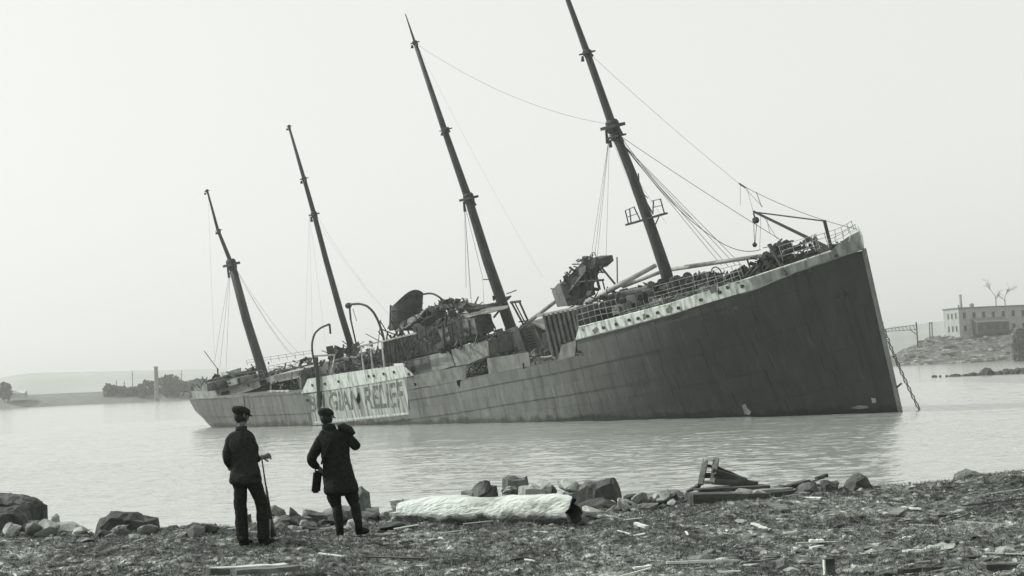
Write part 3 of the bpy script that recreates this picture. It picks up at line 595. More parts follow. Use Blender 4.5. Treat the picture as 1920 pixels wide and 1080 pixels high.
pk = [((170, 745), (770, 712), 16.9, 17.3, .16, .03, 'palewood', 'broad pale plank at the bottom left'),
      ((130, 765), (340, 760), 16.7, 16.8, .12, .06, 'darkwood', 'dark short beam under the broad pale plank'),
      ((340, 770), (860, 735), 16.6, 17.0, .14, .05, 'wood', 'grey plank nearest the bottom left edge'),
      ((1100, 635), (1400, 578), 19.6, 20.4, .05, .04, 'wood', 'round grey pole lying below the second man'),
      ((720, 408), (900, 400), 23.6, 23.6, .08, .04, 'palewood', 'pale thin plank between the men by the stones'),
      ((820, 470), (1110, 455), 22.6, 22.9, .05, .02, 'wood', 'long grey lath left of the second man'),
      ((1560, 320), (1700, 290), 24.0, 24.1, .10, .03, 'wood', 'grey board near the left end of the log'),
      ((1530, 380), (1720, 345), 23.4, 23.8, .08, .03, 'palewood', 'light board in front of the left end of the log'),
      ((30, 555), (150, 550), 21.9, 21.9, .12, .03, 'palewood', 'small pale board left of the first man'),
      ((1180, 490), (1260, 478), 21.9, 22.0, .06, .02, 'palewood', 'pale chip at the feet of the second man')]
for i, (p0, p1, y0, y1, wd, th, mm_, lb) in enumerate(pk): plank(ZM(*p0), ZM(*p1), y0, y1, wd, th, M[mm_], lb)
pk = [((1570, 520), (1740, 528), 22.0, 22.0, .22, .05, 'palewood', 'bright white square board right of the log'),
      ((240, 820), (370, 815), 18.3, 18.3, .05, .02, 'palewood', 'pale stick below the log on the left'),
      ((1410, 540), (1450, 575), 21.9, 21.3, .05, .02, 'palewood', 'pale upright chip by the right end of the log')]
for i, (p0, p1, y0, y1, wd, th, mm_, lb) in enumerate(pk): plank(ZL(*p0), ZL(*p1), y0, y1, wd, th, M[mm_], lb)
plank(ZR(1335, 795), ZR(1500, 840), 21.0, 20.4, .04, .03, M['palewood'], 'short pale stick in front of the whitish stone')
plank(ZR(795, 650), ZR(890, 590), 24.5, 24.7, .05, .03, M['wood'], 'grey slat leaning on the left end of the squared block')
plank(ZR(1740, 700), ZR(1890, 705), 22.6, 22.6, .10, .03, M['palewood'], 'pale flat board left of the men')
plank(ZR(220, 625), ZR(410, 660), 24.2, 24.1, .12, .04, M['palewood'], 'whitish board beneath the pale rounded stone')
hp = MB(); c = Vector(gnd(*ZL(1040, 730), 3.52)); c.z = gz(c.x, c.y)
hp.tube([c+Vector((.22*math.cos(t), .26*math.sin(t), .03+.05*max(0, math.sin(t)))) for t in np.linspace(0.4, 3.6, 14)], .014, 6)
hp.build('barrel_hoop', M['iron'], label='dark curved strip of iron hoop lying in the turf', category='hoop')
# post stub bottom right
st = empty('post_stub', gnd(*ZQ(255, 960), 3.5), label='short broken post with a dark right face beside the white oblong slab', category='post')
mb = MB(); mb.box((0, 0, .02), (.09, .09, .20)); mb.build('stub', M['darkwood'], st)
mb = MB(); mb.box((-.052, 0, .02), (.012, .09, .17)); mb.build('pale_split_side', M['palewood'], st)

# extra driftwood splinters, individual
rs = random.Random(5)
for i in range(150):
    x = rs.uniform(-8, 9); y = rs.uniform(15, 26); 
    if y > edge(x)-.3: continue
    ln = rs.uniform(.05, .22)*(1 if i % 7 else 2.2); a = rs.gauss(0, .5); mb = MB()
    mb.beam((-ln, 0, 0), (ln, 0, rs.uniform(-.02, .03)), rs.uniform(.012, .05), .012)
    mk = rs.choice(['palewood', 'palewood', 'wood', 'darkwood']); o = mb.build('splinter', M[mk]); o.location = (x, y, gz(x, y)+.035); o.rotation_euler = (rs.uniform(-.4, .4), rs.uniform(-.1, .1), a)
    o['label'] = '%s %s splinter of wood %s, %s' % ('long' if ln > .22 else ('short' if ln < .12 else 'middling'), {'palewood': 'pale', 'wood': 'grey', 'darkwood': 'dark'}[mk], 'near the bottom edge' if y < 18 else ('halfway up the turf' if y < 22 else 'close to the bank edge'), 'in the left of the picture' if x < -2.5 else ('below the log' if x < 2.5 else 'in the right of the picture')); o['category'] = 'splinter'; o['group'] = 'wood splinters in the turf'

# ================================================================== THE WRECK
ship = empty('shipwreck', label='heeled and stranded four-masted steamship with dark hull and wrecked superstructure', category='ship')
ship.matrix_world = Matrix(((SU[0], SV[0], SW[0], SO[0]), (SU[1], SV[1], SW[1], SO[1]), (SU[2], SV[2], SW[2], SO[2]), (0, 0, 0, 1)))
shp = [(362, 746), (410, 746), (506, 740), (566, 736), (620, 731), (763, 706), (778, 703), (875, 685), (915, 673), (991, 660), (1079, 637), (1264, 587), (1418, 541), (1493, 509), (1560, 486), (1617, 466)]
SH = np.array([side(*p)[[0, 2]] for p in shp]); SH = SH[np.argsort(SH[:, 0])]
SH[0, 0] = -124; SH[-1, 0] = .3
def sheer(u): return float(np.interp(u, SH[:, 0], SH[:, 1]))
sx_ = np.linspace(-124, .3, 300); sy_ = np.array([sheer(a) for a in sx_]); ker = np.ones(25)/25
sp = np.convolve(np.pad(sy_, 12, mode='edge'), ker, 'valid')
sy2 = sp
def sheer(u): return float(np.interp(u, sx_, sy2))
UF = float(side(1079, 637)[0]); UA = float(side(578, 738)[0])       # break of forecastle, aft end of the bridge bulwark
def top(u): return sheer(u) - (1.7 if UA < u < UF else 0)
print('sheer', [(round(u), round(sheer(u), 1)) for u in range(-120, 1, 20)], 'UF', UF, 'UA', UA)
def hullgrid(sgn, us, nf, off=0.0, lo=-4.0):
    vs = []; 
    for u0, tp in us:
        for j in range(nf+1):
            f = j/nf; w_ = lo + (tp-lo)*f; u = max(u0, uend(w_)) if u0 < -60 else u0
            if u0 > -.5: u = u0
            vs.append((u, sgn*(half(u, w_)+off), w_))
    fs = [(i*(nf+1)+j, (i+1)*(nf+1)+j, (i+1)*(nf+1)+j+1, i*(nf+1)+j+1) for i in range(len(us)-1) for j in range(nf)]
    return vs, fs
us = [(-120.6+.35*k*(1+k*.12), None) for k in range(12)]; us = [u for u, _ in us if u < -112] + list(np.arange(-111, 0.01, 1.5)) + [-.2, .12]
us = sorted(us); cols = []
for u in us:
    cols.append((u, top(u)))
for br in (UA, UF):
    cols += [(br-.001, top(br-.001)), (br+.001, top(br+.001))]
cols = sorted(cols)
mb = MB()
for sg in (1, -1): v_, f_ = hullgrid(sg, cols, 14); mb.add(v_, f_)
hull = mb.build('hull', M['shell'], ship, smooth=False)
# decks
mb = MB(); vs = []
for u, tp in cols: vs += [(u, half(u, tp)-.02, tp-.05), (u, -half(u, tp)+.02, tp-.05)]
mb.add(vs, [(2*i, 2*i+2, 2*i+3, 2*i+1) for i in range(len(cols)-1)]); mb.build('deck', M['deck'], ship)
# bulkheads at the breaks
for br in (UA, UF):
    mb = MB(); b0 = half(br, sheer(br))-.1; mb.box((br, 0, sheer(br)-.85), (.12, 2*b0, 1.75)); mb.build('bulkhead', M['grey'], ship)
# plating: strakes of lapped plates on the near side, single plates
SHK = 1.32
def plate(u0, u1, k, off):
    vs = []; nu, nw = 4, 2
    for i in range(nu+1):
        u = u0+(u1-u0)*i/nu
        for j in range(nw+1):
            w_ = top0(u) - SHK*scl(u)*(k + (1-j/nw)*1.0) - .015 if k >= 0 else sheer(u)-.02-1.7*(1-j/nw)
            uu = max(u, uend(w_)+.02); vs.append((uu, half(uu, w_)+off, w_))
    n1 = nw+1
    fs = [(i*n1+j, (i+1)*n1+j, (i+1)*n1+j+1, i*n1+j+1) for i in range(nu) for j in range(nw)]
    # thickness lip
    b = len(vs); vs += [(a_, c_-.05, d_) for a_, c_, d_ in vs]
    per = [i*n1 for i in range(nu+1)] + [nu*n1+j for j in range(1, n1)] + [i*n1+nw for i in range(nu-1, -1, -1)] + [j for j in range(nw-1, 0, -1)]
    fs += [(per[q], per[(q+1) % len(per)], per[(q+1) % len(per)]+b, per[q]+b) for q in range(len(per))]
    return vs, fs
def top0(u): return sheer(u) - 1.7
def scl(u): return float(np.interp(u, [-124, -90, -40, 0], [.62, .8, .95, 1.35]))
rp = random.Random(3)
for k in range(-1, 11):
    u = -120.4 + rp.uniform(0, 2)
    while u < -.05:
        ln = rp.uniform(5.0, 6.2); u1 = min(u+ln, -.02)
        for br in (UA, UF):
            if u < br-.3 < u1: u1 = br
        if u1-u > .4 and not (k < 0 and UA-.1 < (u+u1)/2 < UF+.1):
            wmid = top0((u+u1)/2-.01) - SHK*scl(u)*(k+.5)
            # keep only plates that stand out of the water
            Pw = SO + SU*((u+u1)/2) + SV*half((u+u1)/2, wmid) + SW*(wmid+SHK*.6)
            if Pw[2] > -.2:
                e = 1e-3; v_, f_ = plate(u+.02+e, u1-.02-e, k, .05 if k % 2 else .12)
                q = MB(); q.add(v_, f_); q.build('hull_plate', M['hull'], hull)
        u = u1
# bulwarks
def strip(name, m, pts_lo, pts_hi, th=.10, parent=ship, n=24, off=.12, sgn=1):
    mb = MB(); lo = np.array(pts_lo); hi = np.array(pts_hi); vs = []
    for i in range(n+1):
        f = i/n
        a = [np.interp(f, np.linspace(0, 1, len(lo)), lo[:, c]) for c in (0, 2)]; b = [np.interp(f, np.linspace(0, 1, len(hi)), hi[:, c]) for c in (0, 2)]
        va = (half(*a)+off)*sgn; vb = (half(b[0], min(b[1], sheer(b[0])+1.3))+off)*sgn
        vs += [(a[0], va, a[1]), (b[0], vb, b[1]), (b[0], vb-th*sgn, b[1]), (a[0], va-th*sgn, a[1])]
    fs = []
    for i in range(n):
        for k in range(4): fs.append((i*4+k, i*4+(k+1) % 4, i*4+4+(k+1) % 4, i*4+4+k))
    fs += [(0, 1, 2, 3), (n*4+3, n*4+2, n*4+1, n*4)]
    mb.add(vs, fs); return mb.build(name, m, parent)
def S_(*pts): return [side(*p) for p in pts]
strip('bulwark', M['mid'], S_((778, 728), (875, 711)), S_((778, 703), (875, 685)))
strip('bulwark', M['mid'], S_((918, 701), (996, 686)), S_((914, 672), (992, 660)))
strip('bulwark', M['mid'], S_((1046, 676), (1079, 667)), S_((1055, 646), (1082, 637)))
strip('bridge_bulwark', M['white'], S_((567, 737), (620, 731), (700, 718), (766, 706), (778, 703)), S_((579, 710), (651, 698), (700, 691), (755, 684), (757, 684)), off=.2, n=30)
strip('bulwark', M['mid'], S_((590, 752), (680, 744), (778, 729)), S_((580, 737), (680, 721), (778, 704)), off=.11, n=30)
strip('forecastle_bulwark', M['white'], S_((1080, 637), (1170, 613), (1264, 587), (1340, 564), (1418, 541)), S_((1087, 613), (1170, 592), (1254, 570), (1325, 546), (1403, 522)), n=40)
strip('forecastle_bulwark', M['pale'], S_((1418, 541), (1493, 509), (1560, 486), (1619, 466)), S_((1403, 522), (1488, 494), (1560, 470), (1615, 449)), n=40)
strip('bow_bulwark', M['pale'], S_((1560, 470), (1590, 460), (1615, 449)), S_((1562, 466), (1590, 444), (1611, 433)), n=16, off=.06)
strip('stern_bulwark', M['grey'], S_((363, 746), (385, 747), (410, 746)), S_((360, 733), (380, 734), (404, 733)), n=20)
strip('poop_rim', M['mid'], S_((410, 747), (506, 741), (566, 737)), S_((410, 744), (506, 738), (566, 734)), n=20)
# far side bulwark, whole length
for (a_, b_, h_) in ((-120, UA, 1.0), (UA, UF, 1.7), (UF, -1.0, 1.3)):
    lo = [(u, 0, top(u+.01 if u == a_ else u-.01)) for u in np.linspace(a_, b_, 24)]; hi = [(p[0], 0, p[2]+h_) for p in lo]
    strip('far_bulwark', M['mid'], lo, hi, sgn=-1, n=40, off=.05)
# bulwark cap rails
for pts in (S_((1087, 613), (1254, 570), (1403, 522), (1488, 494), (1560, 470)),):
    mb = MB(); mb.tube([(p[0], half(p[0], p[2])+.12, p[2]) for p in pts], .09, 6); mb.build('cap_rail', M['white'], ship)
# stem bar
mb = MB(); mb.beam((.14, 0, -3), (.22, 0, 16.2), .28, .35, up=(1, 0, 0)); mb.build('stem_bar', M['mid'], ship)
mb = MB(); mb.tube([(.1, 0, 16), (.3, 0, 17.4), (.1, 0, 18.4)], [.12, .1, .04], 6); mb.build('jackstaff', M['white'], ship)
# rubbing rail under the white strip
mb = MB(); mb.tube([(p[0], half(p[0], p[2])+.16, p[2]) for p in [side(x, y) for x, y in ((1079, 638), (1170, 614), (1264, 588), (1418, 542), (1493, 510), (1560, 487), (1617, 467))]], .08, 6); mb.build('rubbing_rail', M['mid'], ship)
# the painted relief panel with its lettering
def hpt(P, off): P = P.copy(); P[1] = half(P[0], P[2])+off; return P
c00, c10, c11, c01 = side(588, 797), side(768, 777), side(764, 707), side(580, 739)
mb = MB(); nu, nw = 30, 8; vs = []
for i in range(nu+1):
    for j in range(nw+1):
        f, g = i/nu, j/nw; P = (c00*(1-f)+c10*f)*(1-g)+(c01*(1-f)+c11*f)*g; vs.append(hpt(P, .135))
mb.add(vs, [(i*(nw+1)+j, (i+1)*(nw+1)+j, (i+1)*(nw+1)+j+1, i*(nw+1)+j+1) for i in range(nu) for j in range(nw)])
mb.build('painted_panel', M['panel'], hull)
tx = bpy.data.curves.new('lettering_text', 'FONT'); tx.body = 'BELGIAN RELIEF'; tx.size = 1; tx.offset = .026; tx.resolution_u = 3
to = bpy.data.objects.new('lettering_text', tx); C.objects.link(to); bpy.context.view_layer.update()
me = bpy.data.meshes.new_from_object(to.evaluated_get(bpy.context.evaluated_depsgraph_get())); bpy.data.objects.remove(to); bpy.data.curves.remove(tx)
xs = [v.co.x for v in me.vertices]; ysv = [v.co.y for v in me.vertices]; x0, x1, y0, y1 = min(xs), max(xs), min(ysv), max(ysv)
l00, l10, l11, l01 = side(584, 773), side(759, 763), side(755, 714), side(581, 742)
for v in me.vertices:
    f = (v.co.x-x0)/(x1-x0); g = (v.co.y-y0)/(y1-y0); P = (l00*(1-f)+l10*f)*(1-g)+(l01*(1-f)+l11*f)*g; v.co = Vector(hpt(P, .15))
me.name = 'lettering'; me.materials.clear(); me.materials.append(M['letter']); lt = bpy.data.objects.new('lettering', me); C.objects.link(lt); lt.parent = hull
lt['label'] = 'faded dark capitals reading BELGIAN RELIEF'
# white line that closes the panel below
mb = MB(); a_, b_ = side(592, 793), side(768, 776)
pts = [hpt(a_*(1-f)+b_*f, .15) for f in np.linspace(0, 1, 20)]
mb.add([tuple(p) for p in pts]+[tuple(hpt(p+np.array([0, 0, .22]), .15)) for p in pts], [(i, i+1, 21+i, 20+i) for i in range(19)]); mb.build('paint_line', M['white'], hull)
# holes and ports in the side
def disc(P, r, name, m, parent, ring=True, asp=1.0, n=14):
    mb = MB(); vs = [(P[0]+r*math.cos(t), P[1]+.015, P[2]+r*asp*math.sin(t)) for t in np.linspace(0, 2*math.pi, n+1)[:-1]]
    mb.add(vs+[(a, b-.3, c) for a, b, c in vs], [tuple(range(n))]+[(k, (k+1) % n, n+(k+1) % n, n+k) for k in range(n)]); o = mb.build(name, m, parent)
    if ring:
        mb = MB(); mb.tube([(P[0]+r*1.12*math.cos(t), P[1]+.03, P[2]+r*1.12*asp*math.sin(t)) for t in np.linspace(0, 2*math.pi, n+1)], .03, 5, cap=False); mb.build('porthole_rim', M['iron'], o)
    return o
for x, y in [Z3(640, 722), Z3(740, 695), Z3(840, 662), Z3(910, 650), Z3(985, 632), Z3(1063, 605), Z3(1225, 568), Z3(1400, 505), Z3(1548, 447), Z3(1608, 408), Z3(1722, 400), Z3(450, 910), Z2(1778, 660), Z1(1365, 635), Z1(1402, 632), Z1(1473, 618), Z1(1548, 605), Z1(1147, 673), Z1(1050, 690), Z1(958, 700), Z1(1655, 620), Z1(920, 810), Z4(757, 572), Z4(580, 668)]:
    P = side(x, y); P = hpt(P, .26); disc(P, .15 if x < 1540 else .13, 'porthole', M['pane'], ship)
def hole(pts, name='hull_opening', off=.14, parent=hull, m=M['void']):
    mb = MB(); Q = [hpt(side(*p), off) for p in pts]; mb.prism([tuple(q) for q in Q], (0, -.5, 0)); mb.build(name, m, parent)
hole(pl(Z1, (378, 790), (455, 790), (462, 862), (385, 868)), m=M['rust'])
hole(pl(Z1, (1272, 800), (1283, 760), (1292, 752), (1300, 800), (1296, 830), (1278, 830)), off=.18)
hole(pl(Z1, (990, 750), (1018, 745), (1025, 790), (1010, 850), (990, 860)), off=.18)
hole(pl(Z2, (822, 885), (852, 878), (845, 940), (825, 915)))
hole(pl(Z2, (1336, 750), (1346, 748), (1348, 795), (1338, 790)))
hole(pl(Z2, (488, 905), (500, 903), (510, 920), (495, 930)))
# rust and scrape marks at the waterline forward: flaked paint lying on the plates
def patch(pts, m, name='paint_scrape', off=.125):
    mb = MB(); Q = [hpt(side(*p), off) for p in pts]; mb.add([tuple(q) for q in Q], [tuple(range(len(Q)))]); mb.build(name, m, hull)
Z5 = lambda x, y: (1300+x/4.154, 560+y/4.154)
patch(pl(Z5, (385, 830), (410, 815), (425, 850), (455, 880), (440, 905), (405, 895)), M['grey'])
patch(pl(Z5, (1390, 770), (1425, 775), (1430, 805), (1400, 812)), M['grey'])
patch(pl(Z5, (1230, 850), (1290, 828), (1360, 832), (1370, 850), (1290, 858)), M['mid'])
patch(pl(Z3, (545, 745), (580, 715), (600, 735), (570, 775)), M['rust'], 'rust_patch', .145)
patch(pl(Z3, (1120, 580), (1150, 545), (1175, 570), (1165, 605), (1130, 612)), M['rust'], 'rust_patch', .145)
patch(pl(Z3, (940, 620), (960, 610), (970, 650), (948, 665)), M['rust'], 'rust_patch', .145)
patch(pl(Z3, (460, 730), (480, 728), (490, 750), (470, 750)), M['rust'], 'rust_patch', .145)
# hawse pipe
hz = disc(hpt(side(1575, 552), .05), .55, 'hawse_pipe', M['login'], ship, ring=False, asp=.7)
P = hpt(side(1575, 552), .12); mb = MB(); mb.tube([(P[0]+.62*math.cos(t), P[1], P[2]+.45*math.sin(t)) for t in np.linspace(0, 2*math.pi, 15)], .10, 6, cap=False); mb.build('hawse_rim', M['iron'], ship)

# ---- masts
def mast(pts, rads, m=M['spar']):
    P = [bp(x, y, 0) for x, y in pts]; mb = MB(); mb.tube(P, rads, 14); o = mb.build('mast', m, ship, smooth=True); return o, P
def fitting(mst, x, y, r, h, ang=None):
    P = bp(x, y, 0); mb = MB(); mb.lathe(P-np.array([0, 0, h/2]), (0, 0, 1), [(0, r*.8), (h*.2, r), (h*.8, r), (h, r*.75)], 10)
    mb.box(P+np.array([.0, 0, 0]), (r*3.0, r*2.2, h*.22)); mb.tube([P+np.array([r*1.2, .2, -.2]), P+np.array([r*1.6, .2, -h*.8])], [.14, .2], 6); mb.tube([P+np.array([-r*1.2, .2, -.2]), P+np.array([-r*1.5, .2, -h*1.1])], [.12, .2], 6)
    mb.build('mast_band', M['iron'], mst)
m1, _ = mast([(1262, 560), (1247, 505), (1225, 440), (1186, 330), (1150, 240), (1101, 99), (1065, 0), (1040, -78)], [.66, .65, .60, .53, .47, .36, .26, .10])
fitting(m1, 1101, 99, .5, .7); fitting(m1, 1149, 237, .75, 1.5); fitting(m1, 1155, 256, .62, .9)
m2, _ = mast([(980, 675), (952, 598), (915, 492), (879, 375), (832, 240), (778, 80)], [.70, .68, .62, .50, .38, .24])
mb = MB(); mb.tube([bp(778, 80), bp(760, 26)], [.16, .05], 8); mb.build('topmast', M['spar'], m2)
mb = MB(); Q = [bp(984, 682), bp(960, 615)]; mb.tube([Q[0], Q[1]], [.73, .71], 14); mb.build('painted_foot', M['grey'], m2)
fitting(m2, 778, 80, .32, .5); fitting(m2, 879, 372, .65, 1.3); fitting(m2, 836, 243, .45, .5)
m3, _ = mast([(663, 665), (640, 590), (612, 490), (589, 402), (570, 335), (541, 235)], [.45, .44, .38, .33, .27, .15])
fitting(m3, 589, 402, .42, .8); fitting(m3, 570, 335, .34, .5); fitting(m3, 542, 237, .2, .4)
m4, _ = mast([(511, 760), (495, 705), (462, 600), (437, 505)], [.72, .70, .64, .56])
mb = MB(); mb.tube([bp(440, 515), bp(430, 485), bp(408, 430), bp(388, 355)], [.30, .30, .22, .12], 10); mb.build('topmast', M['spar'], m4)
fitting(m4, 434, 496, .72, 1.6); fitting(m4, 388, 358, .22, .4); fitting(m4, 410, 432, .3, .4)
# crow's nest platform on the fore mast
def L2(p, q, v0, v1, r, name, m=M['iron'], parent=ship, n=6, s=0, seg=14):
    A = bp(*p, v0); B = bp(*q, v1); mb = MB(); mb.tube(sag(A, B, s, seg) if s else [A, B], r, n); return mb.build(name, m, parent)
Z6 = lambda x, y: (1040+x/2.455, 60+y/2.455)
cn = MB(); cn.beam(bp(*Z6(340, 885), 0), bp(*Z6(505, 837), 0), 1.1, .22); nest = cn.build('crow_nest', M['iron'], m1)
for a_, b_ in (((325, 822), (340, 885)), ((345, 815), (352, 880)), ((365, 806), (395, 868)), ((455, 775), (452, 840)), ((487, 770), (505, 835)), ((390, 728), (452, 835)), ((385, 650), (388, 690)), ((480, 850), (460, 895))):
    L2(Z6(*a_), Z6(*b_), .4, .4, .07, 'rail_post', parent=nest)
for a_, b_ in (((325, 822), (368, 804)), ((332, 853), (380, 836)), ((445, 778), (490, 768)), ((450, 808), (498, 797)), ((390, 728), (430, 765))):
    L2(Z6(*a_), Z6(*b_), .4, .4, .045, 'rail', parent=nest)

# ---- standing rigging
def wire(p, q, v0=0, v1=0, s=0.0, r=.035, name='stay'): return L2(p, q, v0, v1, r*.78, name, M['wire'], n=4, s=s, seg=18)
for x in ((1109, 478), (1115, 480), (1120, 480), (1136, 500)): wire((1143, 250), x, .3, 5, r=.028, name='shroud')
for x in ((1353, 498), (1366, 500), (1380, 498), (1398, 505)): wire((1156, 258), x, -.3, -6.3, r=.032, name='shroud')
wire((1163, 255), (1490, 466), 0, 0, .2, .04); wire((1105, 100), (1388, 346), 0, 0, .3, .022); wire((1388, 346), (1608, 430), 0, 0, .5, .035)
wire((1158, 255), (1330, 440), 0, -3, 1.2, .06, 'slack_cable'); wire((1330, 440), (1426, 468), -3, -3, .8, .05, 'slack_cable')
wire((1160, 250), (1300, 412), 0, -2, .9, .05, 'slack_cable')
wire((786, 86), (1136, 232), 0, 0, 1.5, .02); wire((785, 90), (1018, 520), 0, 0, 1.0, .012)
wire((1096, 105), (1146, 245), .3, .3, .3, .018, 'shroud'); wire((1060, 0), (1144, 240), .3, .3, .3, .016)
for x in ((874, 540), (882, 560), (889, 640), (905, 520)): wire((871, 382), x, .3, 5, r=.03, name='shroud')
wire((905, 520), (908, 600), 5, 5, .1, .03, 'shroud'); wire((905, 524), (928, 524), 2, 0, 0, .07, 'cleat_arm')
for x, s in (((1242, 500), .2), ((1250, 420), .1)): wire((1148, 262), x, 0, 1, s, .018)
for x in ((402, 680), (412, 690), (424, 690)): wire((432, 502), x, .3, 5, r=.025, name='shroud')
wire((390, 362), (402, 668), 0, 4, 0, .012, 'shroud')
for x, s in (((555, 672), 1.5), ((566, 668), 1.2), ((540, 660), 1.0)): wire((440, 500), x, 0, -5, s, .022, 'shroud')
wire((594, 405), (730, 590), 0, 0, 1.0, .015); wire((590, 410), (700, 560), 0, -2, .4, .012)
for x in ((572, 640), (586, 640), (610, 640)): wire((580, 400), x, .2, 5, r=.012, name='shroud')
# tackle hanging from the fore stay
wire((1388, 346), (1388, 385), 0, 0, 0, .03, 'tackle'); wire((1394, 350), (1430, 388), 0, 0, 0, .03, 'tackle'); wire((1400, 350), (1412, 396), 0, 0, 0, .025, 'tackle'); wire((1418, 360), (1428, 388), 0, 0, 0, .05, 'tackle')
wire((1386, 344), (1398, 352), 0, 0, 0, .12, 'tackle')

# ---- derrick booms
def boom(p, q, v0, v1, r0, r1, m=M['boom']):
    A = bp(*p, v0); B = bp(*q, v1); mb = MB(); mb.tube([A, (A*.6+B*.4), B], [r0, (r0+r1)/2, r1], 10); return mb.build('derrick_boom', m, ship, smooth=True)
boom(Z3(500, 528), Z3(1035, 240), 3.5, 1.5, .36, .24); boom(Z3(780, 402), Z3(1062, 296), -1, -.6, .26, .2); boom(Z3(1150, 270), (1427, 480), -2, -2, .26, .22)
boom(Z3(-10, 722), Z3(270, 510), 2, 2, .26, .2, M['grey'])
boom(Z3(270, 510), Z3(330, 468), 2, 2, .2, .16, M['grey'])
# anchor crane on the forecastle
ac = MB(); ac.tube([bp(*Z4(190, 275), 0), bp(*Z4(705, 525), 0)], [.13, .2], 8); crane = ac.build('anchor_crane', M['iron'], ship)
L2(Z4(200, 280), Z4(668, 340), 0, 0, .075, 'crane_tie', parent=crane); L2(Z4(668, 335), Z4(715, 522), 0, 0, .17, 'crane_post', parent=crane)
mb = MB(); P = bp(*Z4(203, 335), 0); mb.lathe(P+np.array([0, -.3, 0]), (0, 1, 0), [(0, .22), (.1, .34), (.4, .34), (.5, .22)], 12); mb.build('crane_block', M['iron'], crane)
L2(Z4(190, 285), Z4(200, 320), 0, 0, .08, 'hook_rope', parent=crane); L2(Z4(192, 360), Z4(197, 495), 0, 0, .03, 'hook_rope', M['wire'], crane); L2(Z4(212, 360), Z4(200, 495), 0, 0, .03, 'hook_rope', M['wire'], crane)
mb = MB(); mb.lathe(bp(*Z4(198, 500), 0)-np.array([0, 0, .25]), (0, 0, 1), [(0, .05), (.1, .22), (.3, .26), (.45, .15), (.5, .03)], 10); mb.build('hook_ball', M['iron'], crane)
for a_, b_ in (((240, 300), (232, 530)), ((265, 320), (350, 460)), ((280, 330), (300, 420))): L2(Z4(*a_), Z4(*b_), 0, -1, .02, 'fall_rope', M['wire'], crane)

# ---- rails
def rail(pts, v, levels, posts, m=M['grey'], r=.034, name='guard_rail', hgt=1.1):
    P = [np.array(bp(x, y, v)) for x, y in pts]; s = np.linspace(0, 1, len(P)); P = np.array(P)
    at_ = lambda f: np.array([np.interp(f, s, P[:, c]) for c in range(3)])
    mb = MB()
    for l in levels: mb.tube([at_(f)+np.array([0, 0, hgt*l]) for f in np.linspace(0, 1, 8)], r*.8, 5)
    o = mb.build(name, m, ship)
    for f in np.linspace(0, 1, posts):
        q = MB(); q.tube([at_(f), at_(f)+np.array([(f*37 % 1-.5)*.25, 0, hgt*1.03])], r, 5); q.build('stanchion', m, o)
rail([Z3(440, 715), Z3(600, 670), Z3(760, 640)], 7.2, (1, .66, .33), 8, hgt=1.9)
rail([Z3(760, 640), Z3(1100, 545)], 7.0, (.5, .25), 6, hgt=1.0)
rail([Z3(1040, 500), Z3(1450, 390), Z3(1720, 330)], 5.5, (1, .5), 9, hgt=1.3)
rail([Z3(1000, 560), Z3(1450, 440), Z3(1700, 350)], 6.0, (1, .5), 9, hgt=.9)
rail([Z4(390, 610), Z4(600, 545), Z4(640, 530)], 3.2, (1, .66, .33), 6, hgt=1.5)
rail([Z4(700, 520), Z4(800, 470), Z4(890, 410)], 1.0, (1, .5), 5, hgt=.7)
rail([Z4(620, 500), Z4(780, 450), Z4(870, 400)], -2.0, (1, .5), 6, hgt=.9)
rail([Z1(90, 735), Z1(330, 680), Z1(600, 640)], 4.5, (1, .5), 9, M['mid'], hgt=.9)
rail([Z1(640, 610), Z1(950, 550)], -4.5, (1, .5), 9, M['mid'], hgt=.9)
rail([Z1(480, 560), Z1(950, 490)], -6.5, (1, .5), 9, M['mid'], hgt=.8)

# ---- houses: solid blocks with their near face on the plane v and a real depth
def house(name, m, v, depth, pts, Zf=None, parent=ship, label=None):
    mb = MB(); Q = [bp(*(Zf(*p) if Zf else p), v) for p in pts]; mb.prism([tuple(q) for q in Q], (0, -depth, 0)); o = mb.build(name, m, parent)
    if label: o['label'] = label
    return o
def wreckage(Zf, poly, v0, v1, n, m, seed, size=1.0, name='wreckage', flat=.3, bars=False):
    r = random.Random(seed); P = np.array([bp(*Zf(*p), (v0+v1)/2)[[0, 2]] for p in poly]); mb = MB()
    def inside(q):
        c = False; j = len(P)-1
        for i in range(len(P)):
            if (P[i][1] > q[1]) != (P[j][1] > q[1]) and q[0] < (P[j][0]-P[i][0])*(q[1]-P[i][1])/(P[j][1]-P[i][1])+P[i][0]: c = not c
            j = i
        return c
    k = 0; tries = 0
    while k < n and tries < n*40:
        tries += 1; q = (r.uniform(P[:, 0].min(), P[:, 0].max()), r.uniform(P[:, 1].min(), P[:, 1].max()))
        if not inside(q): continue
        k += 1; c = Vector((q[0], r.uniform(v0, v1), q[1])); d = Vector((r.gauss(0, 1), r.gauss(0, .6), r.gauss(0, flat*1.5))).normalized(); L_ = size*r.uniform(.3, 1.5)
        t = r.random()*(.44 if bars else 1)
        if t < .45: mb.beam(c-d*L_/2, c+d*L_/2, r.uniform(.05, .22), r.uniform(.05, .16))
        elif t < .8: mb.beam(c-d*L_*.35, c+d*L_*.35, r.uniform(.3, .9)*size, .05, up=(r.gauss(0, 1), r.gauss(0, 1), r.gauss(0, 1)))
        else: mb.tube([c-d*L_/2, c+Vector((0, 0, r.uniform(-.3, .3)))*size, c+d*L_/2], r.uniform(.04, .12), 5)
    o = mb.build(name, m, ship); o['kind'] = 'stuff'; return o
def beamz(name, m, Zf, p, q, v0, v1, w_, h_, parent=ship):
    mb = MB(); mb.beam(bp(*Zf(*p), v0), bp(*Zf(*q), v1), w_, h_); return mb.build(name, m, parent)
